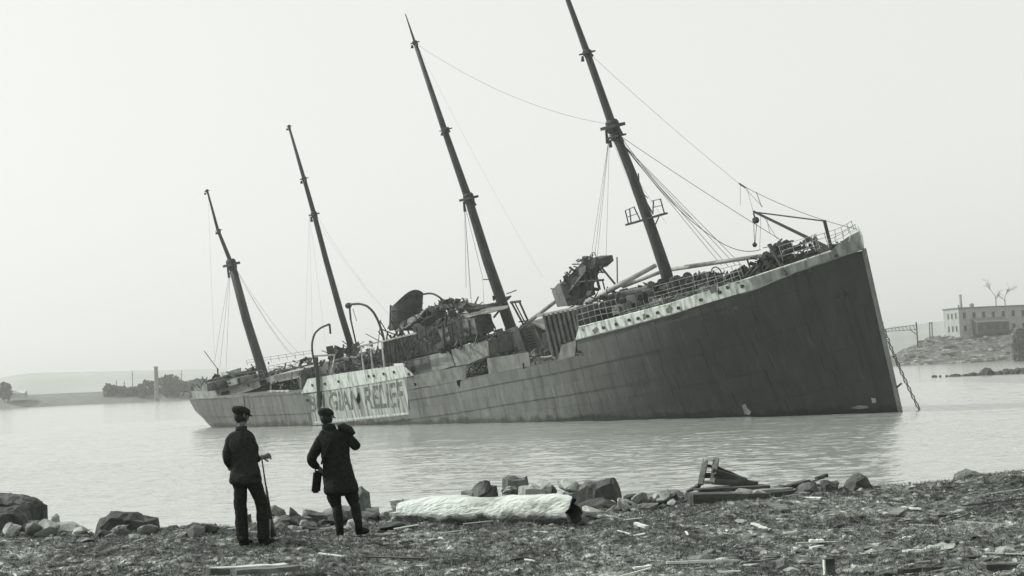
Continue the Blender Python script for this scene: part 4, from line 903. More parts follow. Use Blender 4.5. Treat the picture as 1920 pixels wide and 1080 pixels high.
h1 = house('deckhouse', M['mid'], 5.2, 4, [(395, 745), (600, 692), (760, 650), (900, 605), (1060, 575), (1066, 700), (900, 790), (700, 840), (500, 880)], Z2)
for x, y in ((475, 800), (683, 725), (815, 683)): disc(bp(*Z2(x, y), 5.22), .30, 'porthole', M['pane'], h1)
house('painted_wall_panel', M['grey'], 5.32, .1, [(600, 692), (755, 655), (800, 770), (670, 810), (625, 815)], Z2, h1)
house('painted_wall_panel', M['grey'], 5.32, .1, [(770, 648), (900, 606), (1060, 578), (1064, 690), (905, 760), (810, 775)], Z2, h1)
h2 = house('burnt_deckhouse', M['burnt'], 4.6, 2.6, [(470, 450), (640, 470), (700, 430), (780, 400), (960, 400), (985, 530), (905, 580), (760, 645), (500, 700)], Z2)
house('scorched_panel', M['mid'], 4.75, .12, [(670, 490), (740, 470), (775, 600), (712, 612)], Z2, h2)
house('scorched_panel', M['rust'], 4.75, .12, [(860, 410), (950, 405), (975, 520), (880, 550)], Z2, h2)
for i in range(7): beamz('wall_frame', M['iron'], Z2, (500+i*68, 470-i*9), (520+i*68, 680-i*22), 4.85, 4.85, .14, .14, h2)
h3 = house('forward_deckhouse', M['mid'], -.85, 4, [(920, 580), (1240, 508), (1290, 680), (1060, 712), (930, 740)], Z2)
wreckage(Z2, [(560, 350), (700, 285), (950, 275), (1150, 290), (1165, 340), (900, 360), (620, 420)], .5, 4.0, 60, M['burnt'], 51, 1.6, flat=.6)
wreckage(Z2, [(700, 600), (900, 540), (1060, 520), (1230, 490), (1240, 530), (900, 620), (700, 690)], 4.9, 6.0, 45, M['iron'], 52, 1.2, flat=.6)
house('door_opening', M['void'], -.7, .2, [(1068, 565), (1100, 558), (1112, 690), (1072, 696)], Z2, h3)
house('door_opening', M['void'], -.7, .2, [(1125, 562), (1180, 550), (1198, 645), (1140, 672)], Z2, h3)
beamz('deck_edge', M['white'], Z2, (780, 640), (920, 572), 4.6, -.6, 1.0, .25); beamz('deck_edge', M['white'], Z2, (920, 572), (1240, 497), -.6, -.6, 1.0, .30)
h4 = house('ladder_house', M['mid'], -.9, 4, [(1305, 482), (1420, 450), (1490, 620), (1480, 700), (1320, 700)], Z2)
house('house_roof', M['grey'], -.75, 4.3, [(1290, 480), (1385, 428), (1500, 478), (1500, 495), (1420, 455), (1310, 495)], Z2, h4)
for i in range(6): beamz('rung', M['iron'], Z2, (1350+i*8, 520+i*22), (1400+i*8, 508+i*22), -.75, -.75, .08, .08, h4)
house('side_room', M['burnt'], 3.5, 6, [(1480, 520), (1520, 510), (1560, 660), (1500, 690)], Z2)
# wall with vertical stiffeners, abaft the forecastle
h5 = house('stiffened_wall', M['mid'], 6.9, 3.0, [(1480, 375), (1775, 318), (1760, 560), (1640, 600), (1645, 700), (1560, 712)], Z2)
for i in range(8):
    f = i/7; x0 = 1500+f*262; y0 = 372-f*50; yb = 700-f*10 if f < .4 else 585-(f-.4)*40; xb = x0+(yb-y0)*.24
    if f > .4: xb = min(xb, 1770)
    beamz('stiffener', M['burnt'], Z2, (x0, y0), (xb, yb), 7.05, 7.05, .34, .30, h5)
beamz('top_ledge', M['grey'], Z2, (1468, 378), (1780, 316), 6.6, 6.6, 1.2, .30, h5)
house('curved_toe', M['white'], 7.3, .2, [(1740, 575), (1765, 545), (1785, 470), (1800, 470), (1830, 563)], Z2, h5)

# funnel stump, torn open and leaning
fn = MB(); n = 28; top_ = []; bot_ = []
cb = bp(*Z2(420, 470), 1.5); ctp = bp(*Z2(430, 262), 1.5); axf = Vector(ctp)-Vector(cb); rr = 2.05
for k in range(n):
    t = 2*math.pi*k/n; h = 1 + .30*math.cos(t-.2) + .06*math.sin(3*t)
    for hh, lst in ((0, bot_), (h, top_)):
        c_ = Vector(cb)+axf*hh; lst.append(c_+Vector((rr*math.cos(t)*(1+.05*hh), 2.0*math.sin(t), rr*.0)))
vs = bot_+top_+[Vector(cb)+(p-Vector(cb))*1+Vector((-.08*math.cos(2*math.pi*k/n), -.08*math.sin(2*math.pi*k/n), 0)) for k, p in enumerate(top_)] + [p+Vector((-.08*math.cos(2*math.pi*k/n), -.08*math.sin(2*math.pi*k/n), 0)) for k, p in enumerate(bot_)]
fs = []
for k in range(n):
    j = (k+1) % n; fs += [(k, j, n+j, n+k), (n+k, n+j, 2*n+j, 2*n+k), (2*n+k, 2*n+j, 3*n+j, 3*n+k)]
fn.add(vs, fs); fun = fn.build('funnel', M['burnt'], ship, smooth=False)
for q in range(2):
    f_ = .35+.4*q; mb = MB(); mb.tube([Vector(cb)+axf*f_+Vector((rr*1.04*math.cos(t), 2.06*math.sin(t), 0)) for t in np.linspace(0, 2*math.pi, 25)], .06, 5, cap=False); mb.build('funnel_hoop', M['iron'], fun)
mb = MB(); mb.tube([Vector(cb)+axf*.0+Vector((-rr-.25, .8, 0)), Vector(cb)+axf*.95+Vector((-rr-.3, .8, 0))], .13, 7); mb.build('steam_pipe', M['iron'], fun)
# torn plating around the funnel and on the bridge deck
def sheet(Zf, pts, v, m, seed, dv=1.0, name='torn_plate', th=.08, n=7):
    """a bent sheet between two polylines (upper and lower edge), twisted in depth"""
    r = random.Random(seed); up_, lo_ = pts; up_ = np.array([bp(*Zf(*p), v) for p in up_]); lo_ = np.array([bp(*Zf(*p), v) for p in lo_]); mb = MB(); vs = []
    for i in range(n+1):
        f = i/n; a = np.array([np.interp(f, np.linspace(0, 1, len(up_)), up_[:, c]) for c in range(3)]); b = np.array([np.interp(f, np.linspace(0, 1, len(lo_)), lo_[:, c]) for c in range(3)])
        a[1] -= dv*(1+.4*r.uniform(-1, 1)); b[1] += dv*.5*r.uniform(-1, 1); mid_ = (a+b)/2+np.array([0, r.uniform(-.3, .3), r.uniform(-.12, .12)])
        vs += [a, mid_, b, b+np.array([0, -.05, -th]), mid_+np.array([0, -.05, -th]), a+np.array([0, -.05, -th])]
    fs = []
    for i in range(n):
        for k in range(6): fs.append((i*6+k, i*6+(k+1) % 6, i*6+6+(k+1) % 6, i*6+6+k))
    fs += [(0, 1, 2, 3, 4, 5), tuple(n*6+k for k in (5, 4, 3, 2, 1, 0))]
    mb.add(vs, fs); return mb.build(name, m, ship)
sheet(Z2, ([(540, 335), (620, 305), (760, 300), (900, 292), (1050, 318), (1120, 320)], [(560, 372), (640, 350), (780, 330), (900, 320), (1050, 338), (1125, 334)]), 3.0, M['burnt'], 1, 1.2)
sheet(Z2, ([(650, 440), (760, 395), (860, 370), (980, 340), (1160, 316)], [(665, 465), (790, 425), (900, 395), (1000, 372), (1166, 335)]), 4.5, M['mid'], 2, 1.5)
sheet(Z2, ([(345, 440), (430, 400), (530, 335), (545, 330)], [(345, 505), (430, 470), (500, 420), (550, 380)]), 4.0, M['mid'], 3, 1.0)
sheet(Z2, ([(230, 462), (330, 430), (470, 440)], [(240, 490), (330, 470), (480, 520)]), 3.0, M['burnt'], 4, 2.0)
sheet(Z2, ([(1030, 300), (1090, 262), (1160, 250)], [(1060, 312), (1110, 300), (1165, 290)]), 1.0, M['burnt'], 5, 2.0)
sheet(Z2, ([(560, 370), (600, 360), (640, 395)], [(560, 470), (610, 480), (650, 470)]), 3.5, M['mid'], 6, .5)
sheet(Z2, ([(500, 380), (560, 365), (600, 420)], [(490, 500), (560, 520), (610, 500)]), 3.0, M['burnt'], 7, .5)
wreckage(Z2, [(480, 450), (650, 330), (900, 310), (1150, 330), (950, 400), (760, 430), (560, 560)], 1, 4.8, 80, M['burnt'], 1, 1.5)
wreckage(Z2, [(480, 520), (900, 470), (900, 570), (760, 650), (500, 700), (400, 740)], 4.6, 5.6, 45, M['burnt'], 2, 1.1)
wreckage(Z2, [(240, 480), (470, 450), (520, 700), (400, 750), (250, 650)], 2.0, 5.0, 40, M['burnt'], 3, 3.4, flat=1.6, bars=True)
wreckage(Z2, [(60, 640), (200, 580), (220, 640), (260, 700), (390, 740), (0, 820)], 2.0, 6.0, 70, M['burnt'], 4, 1.3)
wreckage(Z2, [(700, 270), (790, 250), (850, 285), (720, 300)], 1, 2, 16, M['iron'], 5, 1.0)
wreckage(Z1, [(1000, 500), (1160, 420), (1220, 410), (1280, 520), (1300, 590), (1090, 620), (1000, 560)], 1.5, 6.0, 60, M['burnt'], 6, 1.4)
wreckage(Z1, [(1150, 425), (1200, 405), (1260, 420), (1280, 500), (1100, 500)], -1, 2, 26, M['iron'], 7, 1.6, flat=.5)
wreckage(Z1, [(100, 700), (200, 650), (400, 590), (560, 570), (600, 640), (300, 730), (100, 735)], -2, 4, 80, M['burnt'], 8, 1.2)
wreckage(Z1, [(650, 590), (760, 560), (780, 525), (830, 540), (950, 545), (950, 575), (650, 635)], -3, 2, 50, M['burnt'], 9, 1.1)
wreckage(Z1, [(860, 600), (960, 580), (960, 640), (900, 680), (870, 700)], 2, 6, 30, M['burnt'], 10, 1.1)
wreckage(Z1, [(650, 680), (840, 660), (840, 745), (650, 745)], 4.6, 5.2, 20, M['iron'], 11, 1.0)
wreckage(Z2, [(905, 770), (1060, 720), (1070, 825), (915, 860)], 3.0, 6.5, 36, M['burnt'], 12, 1.0, flat=.8)
wreckage(Z2, [(1390, 670), (1560, 620), (1600, 720), (1420, 765)], 3.0, 6.5, 36, M['mid'], 13, 1.0)
wreckage(Z2, [(1070, 695), (1290, 640), (1300, 672), (1090, 712)], 5, 7, 26, M['burnt'], 14, .8)
mb = MB(); A = [bp(*Z2(x, y), 6.0) for x, y in ((1425, 765), (1430, 730), (1460, 710), (1520, 705), (1590, 690))]; mb.tube(A, .14, 6); mb.build('bent_pipe', M['grey'], ship)
house('gutted_house', M['burnt'], 3.5, 6, [(240, 590), (330, 560), (480, 560), (500, 700), (400, 750), (260, 760), (250, 700)], Z2)
house('gutted_house', M['mid'], 2.5, 5, [(990, 560), (1080, 525), (1180, 505), (1290, 510), (1310, 600), (1100, 630), (1000, 620)], Z1)
# white stanchion frames over the bridge bulwark
for a_, b_ in (((1110, 485), (1082, 630)), ((965, 490), (978, 620)), ((1296, 430), (1322, 600)), ((1366, 420), (1386, 590)), ((1448, 398), (1470, 570)), ((1330, 410), (1390, 440))):
    mb = MB(); mb.tube([bp(*Z1(*a_), 6.9), bp(*Z1(*b_), 6.9)], [.08, .16], 6); mb.build('stanchion', M['white'], ship)
for a_, b_ in (((960, 492), (1112, 483)), ((1275, 425), (1462, 383)), ((1462, 383), (1700, 325)), ((960, 500), (960, 520))):
    beamz('awning_rail', M['grey'], Z1, a_, b_, 6.9, 6.9, .2, .2)
for a_, b_ in (((1500, 380), (1520, 560)), ((1540, 370), (1552, 540)), ((1590, 360), (1620, 460)), ((1640, 350), (1680, 470))): beamz('bent_post', M['iron'], Z1, a_, b_, 6.0, 6.0, .14, .14)
for y in (480, 540): beamz('rail', M['iron'], Z1, (1300, y+30), (1760, y-30), 6.2, 6.2, .08, .08)
wreckage(Z1, [(1100, 560), (1300, 500), (1300, 590), (1100, 620)], 5, 6.6, 20, M['iron'], 17, .9)
# broken boards right of the second mast: bridge-wing frame
for a_, b_, r_ in (((1235, 278), (1312, 270), .16), ((1245, 285), (1335, 450), .12), ((1270, 285), (1350, 440), .08), ((1305, 275), (1370, 420), .12), ((1060, 375), (1115, 480), .12), ((1150, 340), (1105, 395), .12), ((1300, 430), (1370, 420), .08), ((1205, 212), (1280, 184), .07), ((985, 415), (1000, 510), .07), ((1060, 425), (1010, 510), .07)):
    L2(Z2(*a_), Z2(*b_), 2.5, 2.5, r_, 'wing_frame')
for i in range(6): beamz('step', M['iron'], Z2, (985+i*1, 420+i*15), (1058-i*7, 428+i*15), 2.6, 2.6, .5, .07)
mb = MB(); mb.tube([bp(*Z2(1105, 262), 1), bp(*Z2(1105, 228), 1)], [.12, .2], 8); mb.build('vent', M['iron'], ship)
# davits
def davit(Zf, pts, v, r, m=M['iron']):
    P = np.array([bp(*Zf(*p), v) for p in pts]); n = 4*len(P); s = np.linspace(0, 1, len(P)); tt = np.linspace(0, 1, n)
    Q = [np.array([np.interp(t, s, P[:, c]) for c in range(3)]) for t in tt]
    for _ in range(2): Q = [Q[0]]+[(Q[i-1]+Q[i]*2+Q[i+1])/4 for i in range(1, n-1)]+[Q[-1]]
    mb = MB(); mb.tube(Q, r, 8); return mb.build('davit', m, ship, smooth=True)
d1 = davit(Z1, [(1000, 880), (990, 700), (960, 540), (945, 450), (945, 390), (965, 325), (1010, 285), (1070, 262)], 7.9, .13)
L2(Z1(975, 500), Z1(1000, 860), 8.0, 8.0, .26, 'davit_sleeve', parent=d1); L2(Z1(1072, 262), Z1(1078, 330), 7.9, 7.9, .14, 'davit_block', parent=d1)
d2 = davit(Z1, [(1500, 540), (1480, 440), (1455, 330), (1425, 240), (1390, 175), (1345, 130), (1290, 113), (1225, 118)], 6.5, .15)
mb = MB(); P = bp(*Z1(1218, 125), 6.5); mb.lathe(P-np.array([.3, 0, .35]), (0, 0, 1), [(0, .25), (.2, .42), (.5, .42), (.7, .2)], 8); mb.build('davit_block', M['iron'], d2)
L2(Z1(1215, 130), Z1(1225, 230), 6.5, 6.5, .13, 'davit_fall', parent=d2); L2(Z1(1225, 230), Z1(1272, 440), 6.5, 6.5, .11, 'davit_fall', parent=d2); L2(Z1(1240, 150), Z1(1268, 240), 6.5, 6.5, .04, 'davit_fall', parent=d2)
davit(Z2, [(860, 300), (730, 290), (690, 243), (640, 213), (600, 207), (550, 215)], -4.0, .13)
wreckage(Z2, [(720, 260), (860, 255), (850, 300), (730, 300)], -4.5, -3, 14, M['iron'], 21, 1.2)

# poop
p1 = house('poop_house', M['grey'], 4.8, 8, [(245, 752), (590, 655), (602, 690), (560, 720), (330, 795), (290, 795)], Z1)
beamz('roof_edge', M['iron'], Z1, (240, 750), (600, 652), 5.0, 5.0, .3, .16, p1)
house('door_opening', M['void'], 4.95, .3, [(285, 758), (340, 742), (340, 785), (290, 785)], Z1, p1)
house('door_opening', M['void'], 4.95, .3, [(565, 672), (600, 664), (604, 690), (570, 705)], Z1, p1)
disc(bp(*Z1(485, 705), 4.85), .2, 'porthole', M['pane'], p1)
house('dark_recess', M['burnt'], 4.0, 6, [(380, 790), (590, 705), (600, 700), (640, 775), (600, 790), (390, 800)], Z1)
p2 = house('poop_house', M['grey'], 4.4, 8, [(640, 640), (860, 595), (872, 760), (640, 770)], Z1)
house('side_opening', M['void'], 4.6, .3, [(652, 690), (830, 655), (842, 745), (652, 745)], Z1, p2)
beamz('roof_edge', M['iron'], Z1, (640, 615), (950, 550), 4.6, 4.6, .5, .18, p2); beamz('sill', M['white'], Z1, (630, 748), (780, 745), 6.2, 6.2, .3, .22, p2)
house('stern_house', M['burnt'], 2.5, 5, [(185, 665), (330, 640), (350, 700), (260, 740), (190, 745)], Z1)
house('skylight', M['grey'], 3.5, 3, [(330, 668), (400, 650), (405, 695), (345, 710)], Z1); house('skylight', M['white'], 2.0, 2, [(280, 610), (350, 598), (352, 628), (285, 640)], Z1)
house('locker', M['grey'], 3.8, 2, [(95, 722), (150, 695), (185, 690), (190, 745), (100, 745)], Z1)
L2(Z1(165, 455), Z1(262, 585), 0, 0, .06, 'ensign_staff'); L2(Z1(262, 580), Z1(268, 660), 0, 0, .12, 'bollard')
davit(Z1, [(545, 600), (545, 560), (570, 515)], 0, .2)

# fallen bridge structure abaft the fore mast (the dark stepped mass)
gs = house('fallen_bridge', M['burnt'], 1.5, 3.0, [(270, 400), (340, 340), (435, 245), (470, 200), (560, 195), (570, 240), (520, 285), (470, 300), (415, 430), (430, 540), (350, 560)], Z3)
house('bridge_box', M['mid'], 2.6, 1.6, [(225, 440), (275, 380), (290, 385), (350, 555), (270, 565)], Z3, gs)
house('bridge_panel', M['mid'], 1.75, .2, [(440, 260), (490, 240), (490, 285), (350, 465), (345, 450), (430, 340)], Z3, gs)
for a_, b_, r_ in (((365, 255), (400, 280), .14), ((340, 292), (370, 318), .12), ((325, 335), (330, 380), .12), ((480, 300), (520, 440), .16), ((530, 290), (560, 480), .14), ((565, 290), (600, 430), .16), ((440, 300), (440, 500), .13), ((600, 240), (720, 385), .12), ((440, 370), (630, 352), .14), ((545, 360), (545, 480), .10), ((620, 350), (640, 430), .08), ((470, 180), (505, 178), .2), ((735, 175), (738, 380), .07)):
    L2(Z3(*a_), Z3(*b_), 1.6, 1.6, r_, 'frame_bar', parent=gs)
mb = MB(); P = bp(*Z3(556, 168), 1); mb.tube([P+np.array([.3*math.cos(t), 0, .45*math.sin(t)]) for t in np.linspace(0, 2*math.pi, 13)], .05, 5, cap=False); mb.build('ring', M['iron'], gs)
wreckage(Z3, [(270, 410), (440, 190), (480, 168), (595, 190), (600, 300), (470, 380), (350, 500)], .3, 2.4, 90, M['iron'], 31, .7)
wreckage(Z3, [(440, 440), (640, 440), (700, 500), (640, 620), (460, 640)], 1, 5.5, 60, M['burnt'], 32, 1.0)
wreckage(Z3, [(640, 440), (1000, 400), (1020, 480), (820, 600), (640, 620)], -2, 5.0, 70, M['burnt'], 33, 1.0)
wreckage(Z3, [(820, 600), (1080, 500), (1700, 350), (1720, 365), (1150, 530), (850, 610)], 4.5, 6.8, 60, M['mid'], 34, .9, flat=.1)
house('hatch_coaming', M['mid'], 2.5, 5, [(620, 480), (1000, 402), (1010, 470), (800, 560), (640, 590)], Z3)
# winches on the fore deck
def winch(Zf, x, y, v, s=1.0):
    c = bp(*Zf(x, y), v); mb = MB(); mb.lathe(c-np.array([0, 1.1*s, 0]), (0, 1, 0), [(0, .25*s), (.02, .62*s), (.15*s, .62*s), (.16*s, .34*s), (1.6*s, .34*s), (1.61*s, .62*s), (1.75*s, .62*s), (1.77*s, .3*s), (2.2*s, .22*s)], 14); o = mb.build('winch', M['iron'], ship)
    mb = MB()
    for q in (-.8, .8): mb.prism([(c[0]-.5*s, c[1]+q*s, c[2]-.9*s), (c[0]+.5*s, c[1]+q*s, c[2]-.9*s), (c[0]+.15*s, c[1]+q*s, c[2]+.2*s), (c[0]-.15*s, c[1]+q*s, c[2]+.2*s)], (0, .12, 0))
    mb.build('winch_bracket', M['iron'], o); mb = MB(); mb.lathe(c+np.array([.9*s, -.3*s, -.35*s]), (1, 0, 0), [(0, .3*s), (.9*s, .3*s), (.95*s, .36*s), (1.1*s, .36*s)], 10); mb.build('winch_cylinder', M['iron'], o)
for a_ in ((1035, 400, 2, 1.0), (1235, 355, 1, 1.1), (940, 470, 3, 1.0), (1420, 335, 1.5, .8)): winch(Z3, *a_)
mb = MB(); P = bp(*Z3(1510, 310), 1); mb.tube([P+np.array([.7*math.cos(t), 0, .8*math.sin(t)]) for t in np.linspace(0, 2*math.pi, 15)], .07, 5, cap=False); mb.build('hand_wheel', M['iron'], ship)
mb = MB()
for x, y in ((1180, 380), (1010, 480), (785, 540), (995, 470)): mb = MB(); P = bp(*Z3(x, y), 3.5); mb.lathe(P-np.array([0, 0, .9]), (0, 0, 1), [(0, .3), (1.1, .3), (1.15, .42), (1.5, .42), (1.6, .2)], 10); mb.build('ventilator', M['burnt'], ship)
wreckage(Z3, [(1170, 370), (1450, 300), (1640, 290), (1640, 330), (1300, 400), (1180, 420)], 0, 4, 50, M['iron'], 35, .8)
wreckage(Z3, [(1600, 320), (1700, 300), (1800, 220), (1828, 220), (1828, 310), (1700, 350)], -1, 3, 30, M['iron'], 36, 1.1)
wreckage(Z3, [(1180, 400), (1460, 320), (1650, 300), (1700, 335), (1450, 400), (1180, 470)], 0, 3, 90, M['burnt'], 44, .8)
wreckage(Z3, [(1190, 360), (1340, 330), (1460, 290), (1450, 330), (1300, 380)], 0, 2, 40, M['iron'], 45, .9, flat=.8)
house('long_hatch', M['mid'], 1.0, 3.5, [(630, 545), (1000, 462), (1300, 395), (1500, 345), (1700, 312), (1715, 365), (1400, 455), (1000, 570), (630, 670)], Z3)
house('side_locker', M['burnt'], 3.5, 2.5, [(430, 590), (540, 565), (660, 545), (660, 660), (440, 715)], Z3)
house('deck_locker', M['grey'], 3.8, 1.2, [(690, 560), (790, 535), (800, 600), (700, 630)], Z3)
house('windlass_bed', M['burnt'], .8, 2.2, [(170, 670), (240, 590), (420, 585), (600, 535), (715, 505), (720, 530), (460, 635), (180, 715)], Z4)
# windlass and gear on the forecastle
for a_ in ((375, 520, 0, 1.0), (300, 575, 1.5, .9)): winch(Z4, *a_)
wreckage(Z4, [(235, 560), (300, 510), (370, 470), (440, 480), (470, 540), (430, 600), (350, 640), (240, 620)], -1.5, 2.5, 60, M['iron'], 37, 1.0)
wreckage(Z4, [(470, 500), (540, 470), (620, 500), (640, 540), (600, 560), (480, 570)], -1, 2.0, 50, M['iron'], 38, .8)
wreckage(Z4, [(150, 640), (250, 610), (420, 620), (440, 650), (250, 670), (160, 700)], 1, 3.5, 30, M['iron'], 39, .8)
wreckage(Z4, [(720, 490), (780, 480), (790, 500), (720, 510)], -1, 1, 8, M['iron'], 40, .5)
L2(Z4(290, 500), Z4(412, 705), 3.0, 4.2, .14, 'fallen_spar'); L2(Z4(140, 715), Z4(195, 640), 3.5, 3.5, .16, 'fallen_spar'); L2(Z4(160, 715), Z4(225, 650), 3.5, 3.5, .16, 'fallen_spar')
L2(Z4(0, 735), Z4(190, 650), 2.5, 2.5, .14, 'fallen_spar')
mb = MB(); P = bp(*Z4(845, 440), 1.2); A = [bp(*Z4(x, y), 1.4) for x, y in ((835, 480), (845, 430), (870, 405), (905, 400), (915, 420))]; mb.tube(A, .06, 5); mb.build('bow_chock', M['white'], ship)
# small spike on the stem
L2((1682, 726), (1690, 719), 0, 0, .10, 'stem_eye')

# ---- anchor chain with its links
A = toship(atd(1641, 572, SO[1]+1.2)); B = toship(gnd(1727, 774, -.3)); ch = empty('anchor_chain'); ch.parent = ship; ch.location = A
Lc = np.linalg.norm(B-A); nl = int(Lc/.44); ring = MB()
pts = []
for k in range(17):
    t = 2*math.pi*k/16; pts.append((math.cos(t)*.15, 0, math.sin(t)*.14 + (.10 if math.sin(t) > 0 else -.10)))
ring.tube(pts, .045, 5, cap=False); ring.beam((-.14, 0, 0), (.14, 0, 0), .07, .07)
lk = ring.build('link', M['iron'], ch); zq = Vector(B-A).to_track_quat('Z', 'Y')
for i in range(nl):
    o = lk if i == 0 else lk.copy()
    if i: C.objects.link(o); o.parent = ch
    f = i/(nl-1); P = (B-A)*f; s_ = 1.0*4*f*(1-f); Ps = P+np.array([-.25, 0, -.1])*s_
    o.location = Ps; o.rotation_mode = 'QUATERNION'; o.rotation_quaternion = zq @ Matrix.Rotation(math.pi/2*(i % 2)+.3, 4, 'Z').to_quaternion()

# ================================================================== FAR SHORES
def ridge(name, prof, D, m, depth, front, seed, rough=.08, kind='structure', n=160, zbase=-.5):
    P = [atd(x, y, D) for x, y in prof]; xs = np.array([p[0] for p in P]); hs = np.array([p[2] for p in P])
    X = np.linspace(xs.min(), xs.max(), n); Hh = np.interp(X, xs, hs); rows = [(-front, 0.0), (-front*.7, .35), (-front*.35, .75), (0, 1.0), (depth*.4, .9), (depth, .5)]
    vs = []; r = np.random.default_rng(seed)
    for j, (dy, f) in enumerate(rows):
        for i in range(n):
            hn = Hh[i]*(f + (rough*(float(fbm(i*.15+j*7, j*1.7, 4, seed))-.5)*2 if 0 < j < 3 else rough*.35*(float(fbm(i*.4, j+.5, 4, seed))-.5)*2 if j == 3 else 0))
            yy = dy*(1 + .25*(float(fbm(i*.09, j*.3, 2, seed+3))-.5)) if j < 3 else dy
            vs.append((X[i]*(1+yy/D), D+yy, hn if j else zbase))
    fs = [(j*n+i, j*n+i+1, (j+1)*n+i+1, (j+1)*n+i) for j in range(len(rows)-1) for i in range(n-1)]
    mb = MB(); mb.add(vs, fs); o = mb.build(name, m, smooth=True)
    o['kind'] = kind; return o
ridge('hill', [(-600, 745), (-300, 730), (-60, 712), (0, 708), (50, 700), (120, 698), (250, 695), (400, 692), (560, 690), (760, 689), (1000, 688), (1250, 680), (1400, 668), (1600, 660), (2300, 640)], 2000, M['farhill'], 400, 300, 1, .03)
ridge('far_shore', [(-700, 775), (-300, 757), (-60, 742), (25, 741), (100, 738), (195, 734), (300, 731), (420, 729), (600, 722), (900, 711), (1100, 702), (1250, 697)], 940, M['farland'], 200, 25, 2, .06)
def bankz(X, Y):
    ax_ = np.array([p[0] for p in BK]); zz = np.interp(X*800/Y, ax_, [p[2] for p in BK]); d = (Y-738)/62.
    k = np.clip(d, 0, 1); sm = k**.8
    return -1.2 + (zz+1.0)*np.where(d > 0, sm, d*2) + (fbm(X*.09, Y*.12, 5, 71, .65)-.5)*4.5*np.clip(d*2, 0, 1)*np.clip(2-d, 0, 1) + (fbm(X*.33, Y*.5, 3, 77, .7)-.5)*1.6*np.clip(d*4, 0, 1)
BK = [atd(x, y, 800) for x, y in [(1560, 674), (1672, 668), (1700, 655), (1722, 646), (1745, 633), (1800, 629), (1850, 622), (1920, 608), (2050, 600), (2500, 590)]]
grid_mesh('bank', np.linspace(BK[0][0], BK[-1][0], 260), np.concatenate([np.linspace(725, 815, 90), np.linspace(820, 960, 12)]), bankz, M['bank'], kind='structure')
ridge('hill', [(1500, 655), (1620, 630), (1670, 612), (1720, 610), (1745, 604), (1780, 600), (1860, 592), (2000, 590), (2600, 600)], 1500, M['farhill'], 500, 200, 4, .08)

def ftree(px, py, D, h, wd, seed, label, group):
    b = Vector(atd(px, py, D)); r = random.Random(seed); e = empty('far_tree', b, label=label, category='tree', group=group)
    mb = MB(); mb.tube([(0, 0, -1), (0, 0, h*.7)], [.3, .12], 6); mb.build('trunk', M['bark'], e)
    mb = MB()
    for _ in range(260):
        t = r.random(); z = h*(.12+.88*t); rad = wd/2*math.sin(math.pi*min(1, (1.05-t)*.75+.12))*r.random()**.5; a = r.uniform(0, 6.28)
        c = Vector((rad*math.cos(a), rad*math.sin(a), z)); s = r.uniform(.5, 1.3); d1 = Vector((r.gauss(0, 1), r.gauss(0, 1), r.gauss(0, 1))).normalized()*s; d2 = Vector((r.gauss(0, 1), r.gauss(0, 1), r.gauss(0, 1))).normalized()*s
        mb.add([c-d1, c+d2, c+d1, c-d2*.8], [(0, 1, 2, 3)])
    mb.build('crown', M['leaf'], e)
rt = random.Random(11)
ORT = ['first', 'second', 'third', 'fourth', 'fifth', 'sixth', 'seventh', 'eighth', 'ninth', 'tenth', 'eleventh', 'twelfth', 'thirteenth', 'fourteenth', 'fifteenth', 'sixteenth', 'seventeenth', 'eighteenth']
for i, (px, ytop) in enumerate([(203, 722), (212, 724), (222, 726), (233, 727), (245, 728), (256, 727), (266, 722), (276, 716), (286, 716), (304, 710), (313, 707), (322, 706), (332, 709), (341, 716), (351, 718), (361, 716), (371, 713), (382, 712)]):
    by = 753 - (px-200)*.045; h = (by-ytop)/3000*925
    ftree(px, by, 925+rt.uniform(-4, 12), h*1.06, 5.5, 40+i, '%s hazy tree from the left in the clump round the far chimney' % ORT[i], 'trees on the far left shore')
ftree(8, 752, 925, 10.5, 6.5, 90, 'taller hazy tree at the very left edge of the far shore', 'trees on the far left shore')
ftree(15, 752, 922, 9.5, 5, 91, 'lower hazy tree beside the tall one at the far left edge', 'trees on the far left shore')
def chimney(px, ytop, ybot, D, wpx, label):
    b = Vector(atd(px, ybot, D)); t = Vector(atd(px, ytop, D)); r = wpx/2/FPX*D; e = empty('chimney', b, label=label, category='chimney'); h = t.z-b.z
    mb = MB(); mb.lathe((0, 0, -1), (0, 0, 1), [(0, r*1.15), (h+1, r*.9)], 12); mb.build('shaft', M['mid'], e)
    mb = MB(); mb.lathe((0, 0, h-.6), (0, 0, 1), [(0, r*.9), (.1, r*1.12), (.6, r*1.12), (.7, r*.8)], 12); mb.build('cap', M['stone'], e)
chimney(294.5, 687, 748, 915, 8, 'tall brick chimney rising above the trees on the far left shore')
for px, yt, lb in ((249, 695, 'tall thin pole left of the far chimney'), (219, 713, 'short thin pole left of the far trees'), (234, 714, 'thin short pole between the tall pole and the far trees'), (341, 694, 'thin pole right of the far chimney')):
    b = Vector(atd(px, 750, 930)); t = Vector(atd(px-1, yt, 930)); mb = MB(); mb.tube([(0, 0, 0), t-b], [.28, .16], 6); mb.beam((t-b)*.86-Vector((1, 0, 0)), (t-b)*.86+Vector((1, 0, 0)), .15, .15); o = mb.build('pole', M['bark']); o.location = b; o['label'] = lb; o['category'] = 'pole'
sh = empty('low_shed', atd(34, 746, 925), label='long low shed with a pale roof on the far left shore', category='shed')
mb = MB(); mb.box((0, 0, 1.2), (9, 6, 2.8)); mb.build('wall', M['stone'], sh); mb = MB(); mb.prism([(-4.8, -3.4, 2.6), (-4.8, 3.4, 2.6), (-4.8, 0, 4.2)], (9.6, 0, 0)); mb.build('roof', M['white'], sh)

